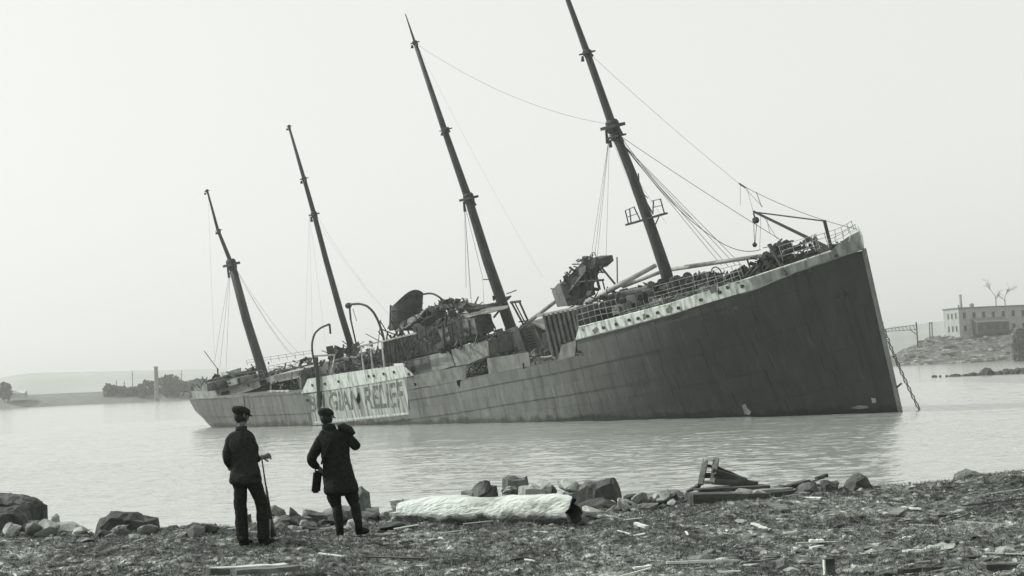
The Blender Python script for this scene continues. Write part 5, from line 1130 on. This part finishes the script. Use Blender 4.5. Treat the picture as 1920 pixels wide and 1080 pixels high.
# the mill on the right bank
D = 790; k = D/FPX
c0 = Vector(atd(1800, 628, D)); zt = atd(1800, 578, D)[2]; zb = c0.z-2; hgt = zt-zb
mill = empty('mill_building', (c0.x, c0.y, zb), rz=0, label='long flat-roofed stone mill with rows of dark windows on the right bank', category='building')
LX = 46; LY = 16; mill.rotation_euler = (0, 0, R(12)); 
mb = MB(); mb.box((LX/2, LY/2, hgt/2), (LX, LY, hgt)); mb.build('wall', M['stone'], mill)
mb = MB(); mb.box((LX/2, LY/2, hgt+.15), (LX+1, LY+1, .5)); mb.build('roof', M['mid'], mill)
wins = [(x, z) for x in (3, 8.2, 13.4, 18.6, 24, 29.4, 34.8, 40) for z in (hgt*.76, hgt*.34)]
for x, z in wins:
    if 6 < x < 24 and z < hgt*.5: continue
    f = MB(); f.box((x, -.06, z), (1.9, .12, 3.0)); fo = f.build('window_frame', M['grey'], mill); g = MB(); g.box((x, -.10, z), (1.5, .12, 2.6)); g.build('pane', M['pane'], fo)
    g = MB(); g.box((x, -.25, z-1.6), (2.1, .5, .25)); g.build('sill', M['grey'], fo)
for y in (3, 7, 11):
    for z in (hgt*.76, hgt*.34): f = MB(); f.box((-.06, y, z), (.12, 1.7, 3.0)); fo = f.build('window_frame', M['grey'], mill); g = MB(); g.box((-.13, y, z), (.06, 1.3, 2.6)); g.build('pane', M['pane'], fo)
mb = MB(); mb.prism([(7, 0, 2), (7, -5, 2), (7, -5, hgt*.5), (7, 0, hgt*.62)], (17, 0, 0)); mb.build('lean_to', M['burnt'], mill)
mb = MB(); mb.prism([(6.6, -.01, hgt*.65), (6.6, -5.5, hgt*.52), (6.6, -5.5, hgt*.49), (6.6, -.01, hgt*.61)], (17.8, 0, 0)); mb.build('lean_to_roof', M['mid'], mill)
for i in range(4): mb = MB(); mb.box((9+i*4.2, -5.1, hgt*.33), (1.6, .2, 2.4)); mb.build('window', M['login'], mill)
mb = MB(); mb.lathe((3.6, 4, hgt), (0, 0, 1), [(0, .75), (6.2, .62), (6.3, .8), (6.8, .8)], 10); mb.build('chimney', M['stone'], mill)
mb = MB(); mb.box((8.8, 3, hgt+.9), (1.8, 1.6, 1.5)); mb.prism([(7.7, 2, hgt+1.6), (9.9, 2, hgt+1.6), (8.8, 2, hgt+2.5)], (0, 2, 0)); mb.build('roof_vent', M['stone'], mill)
mb = MB(); mb.box((1.2, 2, hgt+.9), (.5, .5, 1.6)); mb.build('roof_vent', M['mid'], mill)
# gantry by the shore
D2 = 792; g0 = Vector(atd(1721, 648, D2)); gt = empty('signal_gantry', g0, label='lattice gantry with a braced post standing on the right shore', category='gantry')
def gp(x, y, dy=0): return Vector(atd(x, y, D2+dy))-g0
mb = MB(); mb.beam(gp(1718, 604), gp(1721, 650), .6, .6); mb.build('post', M['iron'], gt)
mb = MB(); mb.beam(gp(1655, 618), gp(1718, 609), .35, .3); mb.beam(gp(1655, 622), gp(1718, 618), .3, .25)
for i in range(9): x = 1656+i*7; mb.beam(gp(x, 617.5-(x-1655)*.14), gp(x+4, 622-(x-1655)*.06), .2, .2)
mb.build('lattice_beam', M['iron'], gt); mb = MB(); mb.beam(gp(1705, 617), gp(1718, 627), .35, .35); mb.build('brace', M['iron'], gt)
mb = MB(); mb.beam(gp(1648, 618), gp(1650, 660), .6, .6); mb.build('post', M['iron'], gt)
tp = empty('twin_posts', atd(1746, 634, 795), label='pair of short upright posts joined at the top between gantry and mill', category='posts'); b0 = tp.location.copy()
for dx in (-2.2, 2.2): mb = MB(); mb.beam(Vector(atd(1745+dx, 604, 795))-b0, Vector(atd(1746+dx, 636, 795))-b0, .45, .45); mb.build('post', M['bark'], tp)
mb = MB(); mb.beam(Vector(atd(1742, 606, 795))-b0, Vector(atd(1749, 605, 795))-b0, .4, .4); mb.build('crossbar', M['bark'], tp)
# bare trees behind the mill
def baretree(px, py, D, h, lean, seed, label):
    b = Vector(atd(px, py, D)); e = empty('bare_tree', b, label=label, category='tree', group=None) if False else empty('bare_tree', b, label=label, category='tree')
    r = random.Random(seed); tr = MB(); br = MB(); tr.tube([(0, 0, -4), (0, 0, h*.45)], [.3, .2], 6)
    def grow(mb, p, d, ln, rad, lv):
        q = p+d*ln; mb.tube([p, (p+q)/2+Vector((r.uniform(-.1, .1)*ln, 0, 0)), q], [rad, rad*.8, rad*.6], 5)
        if lv:
            for _ in range(3): grow(mb, p+(q-p)*r.uniform(.25, 1), (d+Vector((r.uniform(-.9, .9), r.uniform(-.7, .7), r.uniform(-.5, .5)))).normalized(), ln*r.uniform(.35, 1.0), rad*.6, lv-1)
    grow(br, Vector((0, 0, h*.45)), Vector((lean, 0, 1)).normalized(), h*.22, .16, 4)
    grow(br, Vector((0, 0, h*.35)), Vector((-lean-.3, 0, .9)).normalized(), h*.16, .12, 3)
    tr.build('trunk', M['bark'], e); br.build('branches', M['bark'], e)
baretree(1869, 590, 830, 21, -.7, 5, 'leaning bare tree behind the mill roof'); baretree(1886, 590, 835, 20, .5, 12, 'bare tree with thin spreading branches right of the leaning one')
# dark evergreen at the right edge
ev = Vector(atd(1917, 679, 690)); e = empty('evergreen_bush', ev, label='big dark rounded evergreen bush at the right edge by the water', category='bush'); rr_ = random.Random(4); mb = MB()
for _ in range(1800):
    a = rr_.uniform(0, 6.28); z = rr_.random(); rad = 4.0*math.sqrt(max(0, 1-(z*1.0-.3)**2/.55))*rr_.random()**.4; c = Vector((rad*math.cos(a), rad*math.sin(a), z*14)); d1 = Vector((rr_.gauss(0, 1), rr_.gauss(0, 1), rr_.gauss(0, 1))).normalized()*.7; d2 = Vector((rr_.gauss(0, 1), rr_.gauss(0, 1), rr_.gauss(0, 1))).normalized()*.7
    mb.add([c-d1, c+d2, c+d1, c-d2], [(0, 1, 2, 3)])
mb.build('crown', M['leaf'], e); mb = MB(); mb.tube([(0, 0, -1), (0, 0, 9)], [.5, .2], 6); mb.build('trunk', M['bark'], e)
# pale boulders and timbers on the bank
rb = random.Random(21)
ORD = ['first', 'second', 'third', 'fourth', 'fifth', 'sixth', 'seventh', 'eighth', 'ninth', 'tenth', 'eleventh', 'twelfth', 'thirteenth', 'fourteenth', 'fifteenth', 'sixteenth', 'seventeenth', 'eighteenth', 'nineteenth', 'twentieth']
for i in range(90):
    px = rb.uniform(1685, 1920); Yb = 741+56*rb.random()**1.3; X_ = atd(px, 650, Yb)[0]; zb_ = float(bankz(np.array(X_), np.array(Yb))); s = rb.uniform(.5, 1.7); bm = bmesh.new(); bmesh.ops.create_icosphere(bm, subdivisions=1, radius=1); ex_ = rb.uniform(.9, 2.2)
    for v in bm.verts: v.co = Vector((v.co.x*s*ex_*rb.uniform(.8, 1.2), v.co.y*s, v.co.z*s*.6*rb.uniform(.7, 1.2)))
    me = bpy.data.meshes.new('bank_boulder'); bm.to_mesh(me); bm.free(); mk = rb.choice(['palerock', 'palerock', 'rock', 'darkrock']); me.materials.append(M[mk])
    o = bpy.data.objects.new('bank_boulder', me); C.objects.link(o); o.location = (float(X_), Yb, zb_+.1)
    tone = {'palerock': 'pale', 'rock': 'grey', 'darkrock': 'dark'}[mk]; where = 'at the waterline' if Yb < 752 else ('halfway up' if Yb < 770 else 'near the top'); ww = 'near the gantry' if px < 1750 else ('below the mill corner' if px < 1830 else 'toward the evergreen bush')
    o['label'] = '%s %s boulder on the right bank %s %s' % ('long' if ex_ > 1.5 else 'round', tone, where, ww); o['category'] = 'boulder'; o['group'] = 'boulders on the right bank'
# the low line of rocks in the water
rk = [(1752, 706, 9), (1763, 707, 4), (1775, 707, 4), (1790, 704, 19), (1810, 705, 14), (1822, 701, 16), (1836, 702, 14), (1845, 697, 16), (1854, 694, 18), (1866, 700, 14), (1876, 698, 18), (1887, 696, 20), (1898, 696, 18), (1909, 694, 20), (1920, 694, 22), (1934, 693, 24)]
for i, (px, py, wpx) in enumerate(rk):
    s = wpx/2/FPX*362*1.15; b = Vector(gnd(px, 708-(px-1750)*.045, 0)); bm = bmesh.new(); bmesh.ops.create_icosphere(bm, subdivisions=3, radius=1); hh = max(.5, (709-(px-1750)*.045-py)/FPX*362*1.5)
    for v in bm.verts:
        q = 1+.7*(float(fbm(v.co.x*1.6+i*5, v.co.z*1.6+v.co.y, 3, i+60))-.5); v.co = Vector((v.co.x*s*q, v.co.y*s*q, max(v.co.z, -.3)*hh*q))
    me = bpy.data.meshes.new('reef_rock'); bm.to_mesh(me); bm.free(); me.materials.append(M['darkrock'])
    o = bpy.data.objects.new('reef_rock', me); C.objects.link(o); o.location = b; o['label'] = '%s dark rock from the left in the low breakwater line off the right bank' % ORD[i]; o['category'] = 'rock'; o['group'] = 'rocks of the low breakwater'

# ================================================================== THE TWO MEN
def skin(name, nodes, edges, m, parent, sub=2, root=0):
    """one continuous surface grown over a skeleton: nodes = {key: (x, y, z, radius[, radius2])}"""
    keys = list(nodes); me = bpy.data.meshes.new(name); me.from_pydata([nodes[k][:3] for k in keys], [(keys.index(a), keys.index(b)) for a, b in edges], [])
    o = bpy.data.objects.new(name, me); C.objects.link(o)
    s = o.modifiers.new('skin', 'SKIN'); s.use_smooth_shade = True; s.branch_smoothing = .6
    lay = me.skin_vertices[0].data if me.skin_vertices else None
    if lay is None:
        bm = bmesh.new(); bm.from_mesh(me); bm.verts.layers.skin.verify(); bm.to_mesh(me); bm.free(); lay = me.skin_vertices[0].data
    for i, k in enumerate(keys):
        n = nodes[k]; lay[i].radius = (n[3], n[4] if len(n) > 4 else n[3]); lay[i].use_root = (i == root)
    ss = o.modifiers.new('sub', 'SUBSURF'); ss.levels = sub; ss.render_levels = sub
    bpy.context.view_layer.update(); ev = o.evaluated_get(bpy.context.evaluated_depsgraph_get()); nm = bpy.data.meshes.new_from_object(ev); nm.name = name
    
    if name != 'body':
        for v in nm.vertices:
            q = v.co; k = float(fbm(q.x*9+q.y*5, q.z*11+q.y*3, 3, 17))-.5; k2 = float(fbm(q.x*24+3, q.z*30+q.y*14, 2, 19))-.5; v.co = q+v.normal*(k*.030+k2*.012)
    bpy.data.objects.remove(o); o = bpy.data.objects.new(name, nm); C.objects.link(o); nm.materials.clear(); nm.materials.append(m); nm.shade_smooth(); o.parent = parent; return o
def chain(*k): return list(zip(k, k[1:]))
def loft(name, rings, m, parent, n=20, cap=True, fold=0.0, seed=0):
    """rings: (cx, cy, cz, rx, ry[, rot]) cloth or cap built ring by ring"""
    mb = MB(); vs = []; r = random.Random(seed)
    ph = r.uniform(0, 6)
    for q in rings:
        cx, cy, cz, rx, ry = q[:5]; rt_ = q[5] if len(q) > 5 else 0
        for k in range(n):
            t = 2*math.pi*k/n; fo = 1+fold*math.sin(5*t+ph+cz*3)*max(0, min(1, (1.2-cz)*1.2)); x = rx*fo*math.cos(t); y = ry*fo*math.sin(t); vs.append((cx+x*math.cos(rt_)-y*math.sin(rt_), cy+x*math.sin(rt_)+y*math.cos(rt_), cz))
    fs = [(i*n+k, i*n+(k+1) % n, (i+1)*n+(k+1) % n, (i+1)*n+k) for i in range(len(rings)-1) for k in range(n)]
    if cap: fs += [tuple(range(n)), tuple((len(rings)-1)*n+k for k in range(n))[::-1]]
    mb.add(vs, fs); o = mb.build(name, m, parent, smooth=True); s = o.modifiers.new('s', 'SUBSURF'); s.levels = s.render_levels = 2
    if fold:
        for k_, (ts, st_) in enumerate(((.16, .035), (.06, .014))):
            tx_ = bpy.data.textures.new('cloth_folds', 'CLOUDS'); tx_.noise_scale = ts; dm = o.modifiers.new('folds', 'DISPLACE'); dm.texture = tx_; dm.strength = st_; dm.texture_coords = 'LOCAL'
    return o
def hand(P, d, nrm, sgn=1, grip=.8, pre='h'):
    """palm with four curled fingers and a thumb as extra skeleton nodes; d = direction of the hand, nrm = palm normal"""
    P = Vector(P); d = Vector(d).normalized(); nrm = Vector(nrm).normalized(); s = d.cross(nrm).normalized()*sgn; N = {}; E = []
    N[pre+'p'] = (*(P+d*.045), .024, .034); N[pre+'k'] = (*(P+d*.08), .020, .034); E.append((pre+'p', pre+'k'))
    return N, E, P, d, nrm, s
def fingers(P, d, nrm, s, m, parent, grip):
    for i, (o_, ln) in enumerate(((-.030, .070), (-.010, .080), (.010, .074), (.030, .058))):
        b = P+d*.085+s*o_; a1 = d*math.cos(grip*.6)+nrm*math.sin(grip*.6); a2 = d*math.cos(grip*1.5)+nrm*math.sin(grip*1.5); a3 = d*math.cos(grip*2.3)+nrm*math.sin(grip*2.3)
        p1 = b+a1*ln*.45; p2 = p1+a2*ln*.33; p3 = p2+a3*ln*.24
        mb = MB(); mb.tube([b-d*.03, b, p1, p2, p3], [.0085, .0095, .009, .008, .006], 7); mb.build('finger', m, parent, smooth=True)
    t0 = P+d*.03+s*-.03; t1 = t0+(s*-.6+d*.6+nrm*.5).normalized()*.04; t2 = t1+(d*.6+nrm*.8).normalized()*.032
    mb = MB(); mb.tube([t0, t1, t2], [.013, .011, .008], 7); mb.build('thumb', m, parent, smooth=True)
def head(parent, body_m, c, yaw, name='head'):
    """face features on the front of the head; c = head centre, yaw = where the face looks"""
    cx, cy, cz = c; fx, fy = math.sin(yaw), math.cos(yaw); rx, ry = math.cos(yaw), -math.sin(yaw)
    def pt(f, r, u): return (cx+fx*f+rx*r, cy+fy*f+ry*r, cz+u)
    bm = bmesh.new(); bmesh.ops.create_uvsphere(bm, u_segments=24, v_segments=18, radius=1)
    for v in bm.verts:
        x, y, z = v.co; f = y*.098; r_ = x*.076; u = z*.118
        if z < -.1: f *= 1-.18*(-z); r_ *= 1-.38*(-z)**1.2
        if y > .6 and abs(x) < .3: 
            if -.45 < z < .05: f += .022*(1-abs(x)/.3)*(1-abs(z+.28)/.3 if abs(z+.28) < .3 else 0)
        if y > .5 and -1 < z < -.7: f += .012
        if y < -.3 and z < -.3: f *= .9
        for ex in (-.42, .42):
            dd = math.hypot(x-ex, (z-.05)*1.2)
            if y > .5 and dd < .25: f -= .010*(1-dd/.25)
        v.co = Vector(pt(f, r_, u))
    me = bpy.data.meshes.new(name); bm.to_mesh(me); bm.free(); me.materials.append(M['skin']); me.shade_smooth(); h = bpy.data.objects.new(name, me); C.objects.link(h); h.parent = parent
    for s in (-1, 1):
        mb = MB(); mb.tube([pt(-.015, s*.070, .03), pt(-.022, s*.086, .02), pt(-.02, s*.088, -.005), pt(-.008, s*.078, -.03), pt(.0, s*.070, -.02)], [.008, .012, .012, .010, .006], 7); mb.build('ear', M['skin'], h, smooth=True)
        mb = MB(); mb.lathe(pt(.078, s*.030, .008), (fx, fy, 0), [(0, .011), (.006, .009), (.009, .003)], 8); mb.build('eye', M['pane'], h)
    mb = MB(); mb.tube([pt(.088, -.022, -.062), pt(.094, 0, -.060), pt(.088, .022, -.062)], [.003, .005, .003], 6); mb.build('mouth', M['rust'], h)
    # hair: back and sides below the cap
    bm = bmesh.new(); bmesh.ops.create_uvsphere(bm, u_segments=20, v_segments=14, radius=1)
    for v in bm.verts: x, y, z = v.co; v.co = Vector(pt(min(y, .2)*(.106-.02*(z < -.6))-.004, x*(.083-.012*(z < -.6)), max(z, -.92)*.122-.004))
    me = bpy.data.meshes.new('hair'); bm.to_mesh(me); bm.free(); me.materials.append(M['hair']); me.shade_smooth(); o = bpy.data.objects.new('hair', me); C.objects.link(o); o.parent = h
    # flat cap
    n = 24; rings = []; mb = MB(); vs = []
    for (u, sc_, sh_) in ((.004, .93, 0), (.020, 1.05, 0), (.038, 1.22, -.010), (.062, 1.29, -.010), (.088, 1.14, 0), (.108, .82, .008), (.118, .45, .012), (.121, .12, .012)):
        for k in range(n):
            t = 2*math.pi*k/n; lump = 1+.04*math.sin(3*t+1); vs.append(pt(math.cos(t)*.100*(1+(sc_-1)*.62 if sc_ > 1 else sc_)*lump+sh_-.01*(math.cos(t) < 0)*(sc_ > 1.1), math.sin(t)*.086*(1+(sc_-1)*.62 if sc_ > 1 else sc_)*lump, u-.030*math.cos(t)*sc_*(u > .03)+.007*math.sin(2*t+1)*(sc_ > 1.1)))
    fs = [(i*n+k, i*n+(k+1) % n, (i+1)*n+(k+1) % n, (i+1)*n+k) for i in range(7) for k in range(n)] + [tuple(range(n)), tuple(7*n+k for k in range(n))[::-1]]
    mb.add(vs, fs); cp = mb.build('flat_cap', M['cloth2'], parent, smooth=True)
    mb = MB(); vs = []
    for j, (rr2, dz) in enumerate(((.085, .022), (.115, .012), (.136, -.002))):
        for k in range(9): t = -1.0+2.0*k/8; vs.append(pt(math.cos(t)*rr2, math.sin(t)*rr2*.85, dz-.006*abs(t)))
    b = len(vs); vs += [(x, y, z-.008) for x, y, z in vs]; fs = []
    for j in range(2):
        for k in range(8): fs += [(j*9+k, j*9+k+1, j*9+10+k, j*9+9+k), (b+j*9+k, b+j*9+9+k, b+j*9+10+k, b+j*9+k+1)]
    for k in range(8): fs.append((18+k, 19+k, b+19+k, b+18+k))
    mb.add(vs, fs); mb.build('cap_peak', M['cloth2'], cp, smooth=True)
    return h

# first man: weight on the left leg, right leg stepped out, right hand on a long gun
def feet(x, y): return x, y
g1 = gnd(*(380+250/3.6, 740+1062/3.6), 3.5); z1_ = gz(g1[0], g1[1]); man1 = empty('person', (g1[0]+.10, g1[1], z1_), label='man in a flat cap and dark suit leaning on a long gun, seen from behind', category='person')
S1 = 1.0
N = dict(pel=(.02, 0, .93, .13, .12), sp1=(.01, 0, 1.10, .125, .105), sp2=(-.02, 0, 1.28, .145, .115), nk=(-.02, .005, 1.47, .06, .06), nk2=(-.01, .015, 1.55, .052, .052), hd=(-.005, .02, 1.64, .06, .07),
         shl=(-.165, .0, 1.42, .058), ell=(-.215, -.05, 1.15, .042), hl=(-.185, .07, .97, .030), shr=(.095, .03, 1.42, .058), elr=(.14, .06, 1.10, .044), wr=(.205, .12, 1.112, .028),
         hpl=(-.055, 0, .88, .085), knl=(-.05, .02, .50, .058), anl=(-.035, 0, .10, .042), tol=(.015, .12, .045, .035), hpr=(.09, .0, .88, .085), knr=(.205, .05, .51, .058), anr=(.205, .0, .10, .042), tor=(.33, .06, .045, .035))
Eg = chain('pel', 'sp1', 'sp2', 'nk', 'nk2', 'hd')+chain('sp2', 'shl', 'ell', 'hl')+chain('sp2', 'shr', 'elr', 'wr')+chain('pel', 'hpl', 'knl', 'anl', 'tol')+chain('pel', 'hpr', 'knr', 'anr', 'tor')
hN, hE, hP, hd_, hn_, hs_ = hand((.215, .125, 1.118), (.9, .3, .15), (-.2, .6, -.3), 1); N.update(hN); Eg += [('wr', 'hp')]+hE
body = skin('body', N, Eg, M['skin'], man1); fingers(hP, hd_, hn_, hs_, M['skin'], body, .9)
head(man1, None, (-.005, .03, 1.665), R(48))
T = dict(w=(.02, 0, .95, .135, .125), hpl=(-.06, 0, .86, .105), kl=(-.065, .01, .50, .085), al=(-.055, .0, .035, .090), hpr=(.10, 0, .85, .105), kr=(.205, .04, .52, .088), ar=(.21, .0, .035, .092))
skin('trousers', T, chain('w', 'hpl', 'kl', 'al')+chain('w', 'hpr', 'kr', 'ar'), M['cloth'], man1)
J = dict(sp=(-.03, .0, 1.36, .10), sl=(-.155, 0, 1.395, .078), el=(-.215, -.05, 1.16, .062), wl=(-.19, .05, 1.01, .05), sr=(.095, .02, 1.395, .078), er=(.145, .06, 1.095, .063), wr=(.195, .11, 1.112, .047))
skin('jacket_sleeves', J, chain('sp', 'sl', 'el', 'wl')+chain('sp', 'sr', 'er', 'wr'), M['cloth2'], man1)
loft('jacket', [(.015, -.015, .765, .222, .16), (.01, -.01, .88, .205, .155), (.005, 0, 1.02, .182, .14), (-.005, 0, 1.12, .172, .132), (-.02, 0, 1.24, .185, .135), (-.03, 0, 1.34, .198, .132), (-.03, 0, 1.41, .182, .115), (-.025, 0, 1.46, .125, .095), (-.018, 0, 1.49, .08, .08)], M['cloth2'], man1, fold=.03, seed=2)
loft('collar', [(-.018, .0, 1.46, .092, .085), (-.015, .005, 1.52, .070, .070), (-.012, .01, 1.54, .066, .066)], M['cloth2'], man1)
for (ax_, ay_, tx_, ty_) in ((-.05, -.03, .03, .15), (.20, -.03, .36, .07)):
    d = Vector((tx_-ax_, ty_-ay_, 0)); mb = MB(); mb.tube([(ax_, ay_, .14), (ax_, ay_, .06)], [.058, .052], 10)
    mb.tube([Vector((ax_, ay_, .045))-d*.15, Vector((ax_, ay_, .05))+d*.3, Vector((ax_, ay_, .042))+d*.7, Vector((ax_, ay_, .035))+d*1.05], [.044, .052, .046, .03], 10); mb.build('boot', M['leather'], man1, smooth=True)
# the gun stands beside him
gb = Vector(gnd(384+468/3.6, 740+1037/3.6, 3.5)); gb.z = gz(gb.x, gb.y); rf = empty('long_gun', gb, label='long gun held upright with its butt on the ground beside the left man', category='gun')
hw_ = man1.location+Vector((.30, .15, 1.16)); tp_ = Vector(atd(489, 853, hw_.y)); tp_.y = hw_.y+.03; v_ = tp_-gb; mb = MB(); mb.tube([v_*.0, v_*.10, v_*.24], [.045, .038, .022], 8); mb.tube([v_*.24, v_*.45, v_*.62], [.024, .019, .015], 8); mb.build('stock', M['stock'], rf, smooth=True)
mb = MB(); mb.tube([v_*.26, v_*1.0], [.013, .009], 8); mb.build('barrel', M['steel'], rf, smooth=True)
mb = MB(); mb.tube([v_*.23+Vector((.02, 0, 0)), v_*.245+Vector((.045, 0, 0)), v_*.27+Vector((.045, 0, 0)), v_*.285+Vector((.02, 0, 0))], .005, 6); mb.build('trigger_guard', M['steel'], rf)
mb = MB(); mb.box(v_*1.0+Vector((.012, 0, -.01)), (.006, .006, .02)); mb.build('foresight', M['steel'], rf)

# second man: long coat, bag at his left, right arm bent up to the strap
g2 = gnd(380+905/3.6, 740+972/3.6, 3.5); z2_ = gz(g2[0], g2[1]); man2 = empty('person', (g2[0]+.03, g2[1], z2_), label='man in a flat cap, long dark coat and knee breeches holding a long case', category='person')
N = dict(pel=(.0, 0, .93, .13, .12), sp1=(-.01, 0, 1.10, .125, .105), sp2=(-.02, 0, 1.28, .145, .115), nk=(-.06, .01, 1.46, .06, .06), nk2=(-.085, .015, 1.53, .052, .052), hd=(-.10, .02, 1.60, .06, .07),
         shl=(-.215, .0, 1.37, .058), ell=(-.345, -.04, 1.05, .042), wl=(-.225, .05, .955, .028), shr=(.145, .0, 1.42, .058), elr=(.30, -.02, 1.22, .044), wr=(.22, .12, 1.32, .03),
         hpl=(-.06, 0, .87, .085), knl=(-.02, .02, .48, .058), anl=(.03, .0, .10, .042), tol=(-.02, .13, .045, .035), hpr=(.10, 0, .87, .085), knr=(.215, .02, .50, .058), anr=(.275, .0, .13, .042), tor=(.35, .11, .085, .035))
Eg = chain('pel', 'sp1', 'sp2', 'nk', 'nk2', 'hd')+chain('sp2', 'shl', 'ell', 'wl')+chain('sp2', 'shr', 'elr', 'wr')+chain('pel', 'hpl', 'knl', 'anl', 'tol')+chain('pel', 'hpr', 'knr', 'anr', 'tor')
hA = hand((-.215, .055, .95), (.35, .25, -.9), (.3, .7, .2), -1, pre='a'); hB = hand((.215, .13, 1.325), (-.5, .3, .8), (-.6, -.3, -.3), 1, pre='b')
for h_, w_ in ((hA, 'wl'), (hB, 'wr')): N.update(h_[0]); Eg += [(w_, ('a' if w_ == 'wl' else 'b')+'p')]+h_[1]
body = skin('body', N, Eg, M['skin'], man2); fingers(*hA[2:6], M['skin'], body, 1.0); fingers(*hB[2:6], M['skin'], body, .9)
head(man2, None, (-.095, .03, 1.635), R(22))
T = dict(w=(.0, 0, .95, .135, .125), hpl=(-.06, 0, .85, .11), kl=(-.035, .01, .52, .105), al=(0, 0, .38, .06), hpr=(.10, 0, .85, .11), kr=(.205, .02, .54, .105), ar=(.235, .0, .40, .06))
skin('breeches', T, chain('w', 'hpl', 'kl', 'al')+chain('w', 'hpr', 'kr', 'ar'), M['cloth'], man2)
J = dict(sp=(-.03, .0, 1.34, .10), sl=(-.19, 0, 1.345, .088), el=(-.335, -.04, 1.06, .072), wl=(-.235, .04, .965, .052), sr=(.13, 0, 1.40, .088), er=(.30, -.02, 1.215, .078), wr=(.235, .10, 1.30, .056))
skin('coat_sleeves', J, chain('sp', 'sl', 'el', 'wl')+chain('sp', 'sr', 'er', 'wr'), M['cloth'], man2)
loft('coat', [(.065, -.015, .57, .245, .19), (.06, -.015, .68, .238, .185), (.035, -.01, .84, .215, .17), (.01, 0, 1.02, .195, .155), (.0, 0, 1.14, .19, .15), (-.015, 0, 1.25, .205, .15), (-.03, 0, 1.34, .218, .145), (-.03, 0, 1.41, .195, .125), (-.05, 0, 1.455, .135, .105), (-.07, 0, 1.48, .09, .085)], M['cloth'], man2, fold=.035, seed=4)
loft('collar', [(-.05, .0, 1.43, .115, .10), (-.075, .0, 1.52, .092, .085), (-.08, .005, 1.555, .082, .08)], M['cloth'], man2)
for (ax_, ay_, tx_, ty_, gz_) in ((.02, -.02, -.02, .17, 0), (.275, -.02, .38, .13, .04)):
    d = Vector((tx_-ax_, ty_-ay_, 0)); kx = -.01 if ax_ < .1 else .235
    mb = MB(); mb.tube([(kx, 0, .46), (kx*.6+ax_*.4, -.012, .32), (ax_, -.02, .16+gz_), (ax_, ay_, .06+gz_)], [.064, .066, .052, .05], 12)
    mb.tube([Vector((ax_, ay_, .045+gz_))-d*.15, Vector((ax_, ay_, .05+gz_))+d*.3, Vector((ax_, ay_, .042+gz_))+d*.7, Vector((ax_, ay_, .035+gz_))+d*1.0], [.044, .052, .046, .03], 10); mb.build('boot', M['leather'], man2, smooth=True)
# shoulder bundle and strap
sb = empty('shoulder_bag', man2.location+Vector((.16, -.06, 1.44)), label='dark bundle slung high on the right shoulder of the man in the long coat', category='bag')
mb = MB(); mb.tube([(-.10, 0, .05), (-.03, .02, .06), (.05, 0, .02), (.10, .02, -.05)], [.04, .055, .055, .04], 10); mb.build('bundle', M['cloth2'], sb, smooth=True)
mb = MB(); mb.tube([(-.12, .02, .03), (-.2, -.07, -.12), (-.30, -.12, -.32), (-.34, -.04, -.42)], .012, 6); mb.build('strap', M['leather'], sb)
bgp = man2.location+Vector((-.275, .08, .63)); cs = empty('long_case', bgp, label='dark narrow leather case hanging from the left hand of the second man', category='case')
bm = bmesh.new(); bmesh.ops.create_cube(bm, size=1); bmesh.ops.scale(bm, vec=(.115, .09, .30), verts=bm.verts); bmesh.ops.bevel(bm, geom=bm.edges[:]+bm.verts[:], offset=.022, segments=3, affect='EDGES')
for v in bm.verts: v.co.x += v.co.z*.14; v.co.z += .145
me = bpy.data.meshes.new('case_body'); bm.to_mesh(me); bm.free(); me.materials.append(M['leather']); o = bpy.data.objects.new('case_body', me); C.objects.link(o); o.parent = cs
mb = MB(); mb.tube([(-.02, 0, .285), (.0, 0, .33), (.04, 0, .345), (.075, 0, .325), (.065, 0, .285)], .009, 6); mb.build('handle', M['leather'], cs)

# ================================================================== HAZE
mh = bpy.data.materials.new('haze_air'); mh.use_nodes = True; n = mh.node_tree; n.nodes.clear(); pv = n.nodes.new('ShaderNodeVolumePrincipled'); ou = n.nodes.new('ShaderNodeOutputMaterial')
pv.inputs['Color'].default_value = (.99, 1, .98, 1); pv.inputs['Density'].default_value = .00023; pv.inputs['Anisotropy'].default_value = .65; n.links.new(pv.outputs[0], ou.inputs['Volume'])
mb = MB(); mb.box((0, 1290, 55), (2600, 2740, 130)); mb.v = [(x, y, (-6.5 if z < 0 else 100)) for x, y, z in mb.v]; hz = mb.build('haze', mh, kind='stuff', label='thin pale haze over the harbour', category='haze'); hz.display_type = 'WIRE'
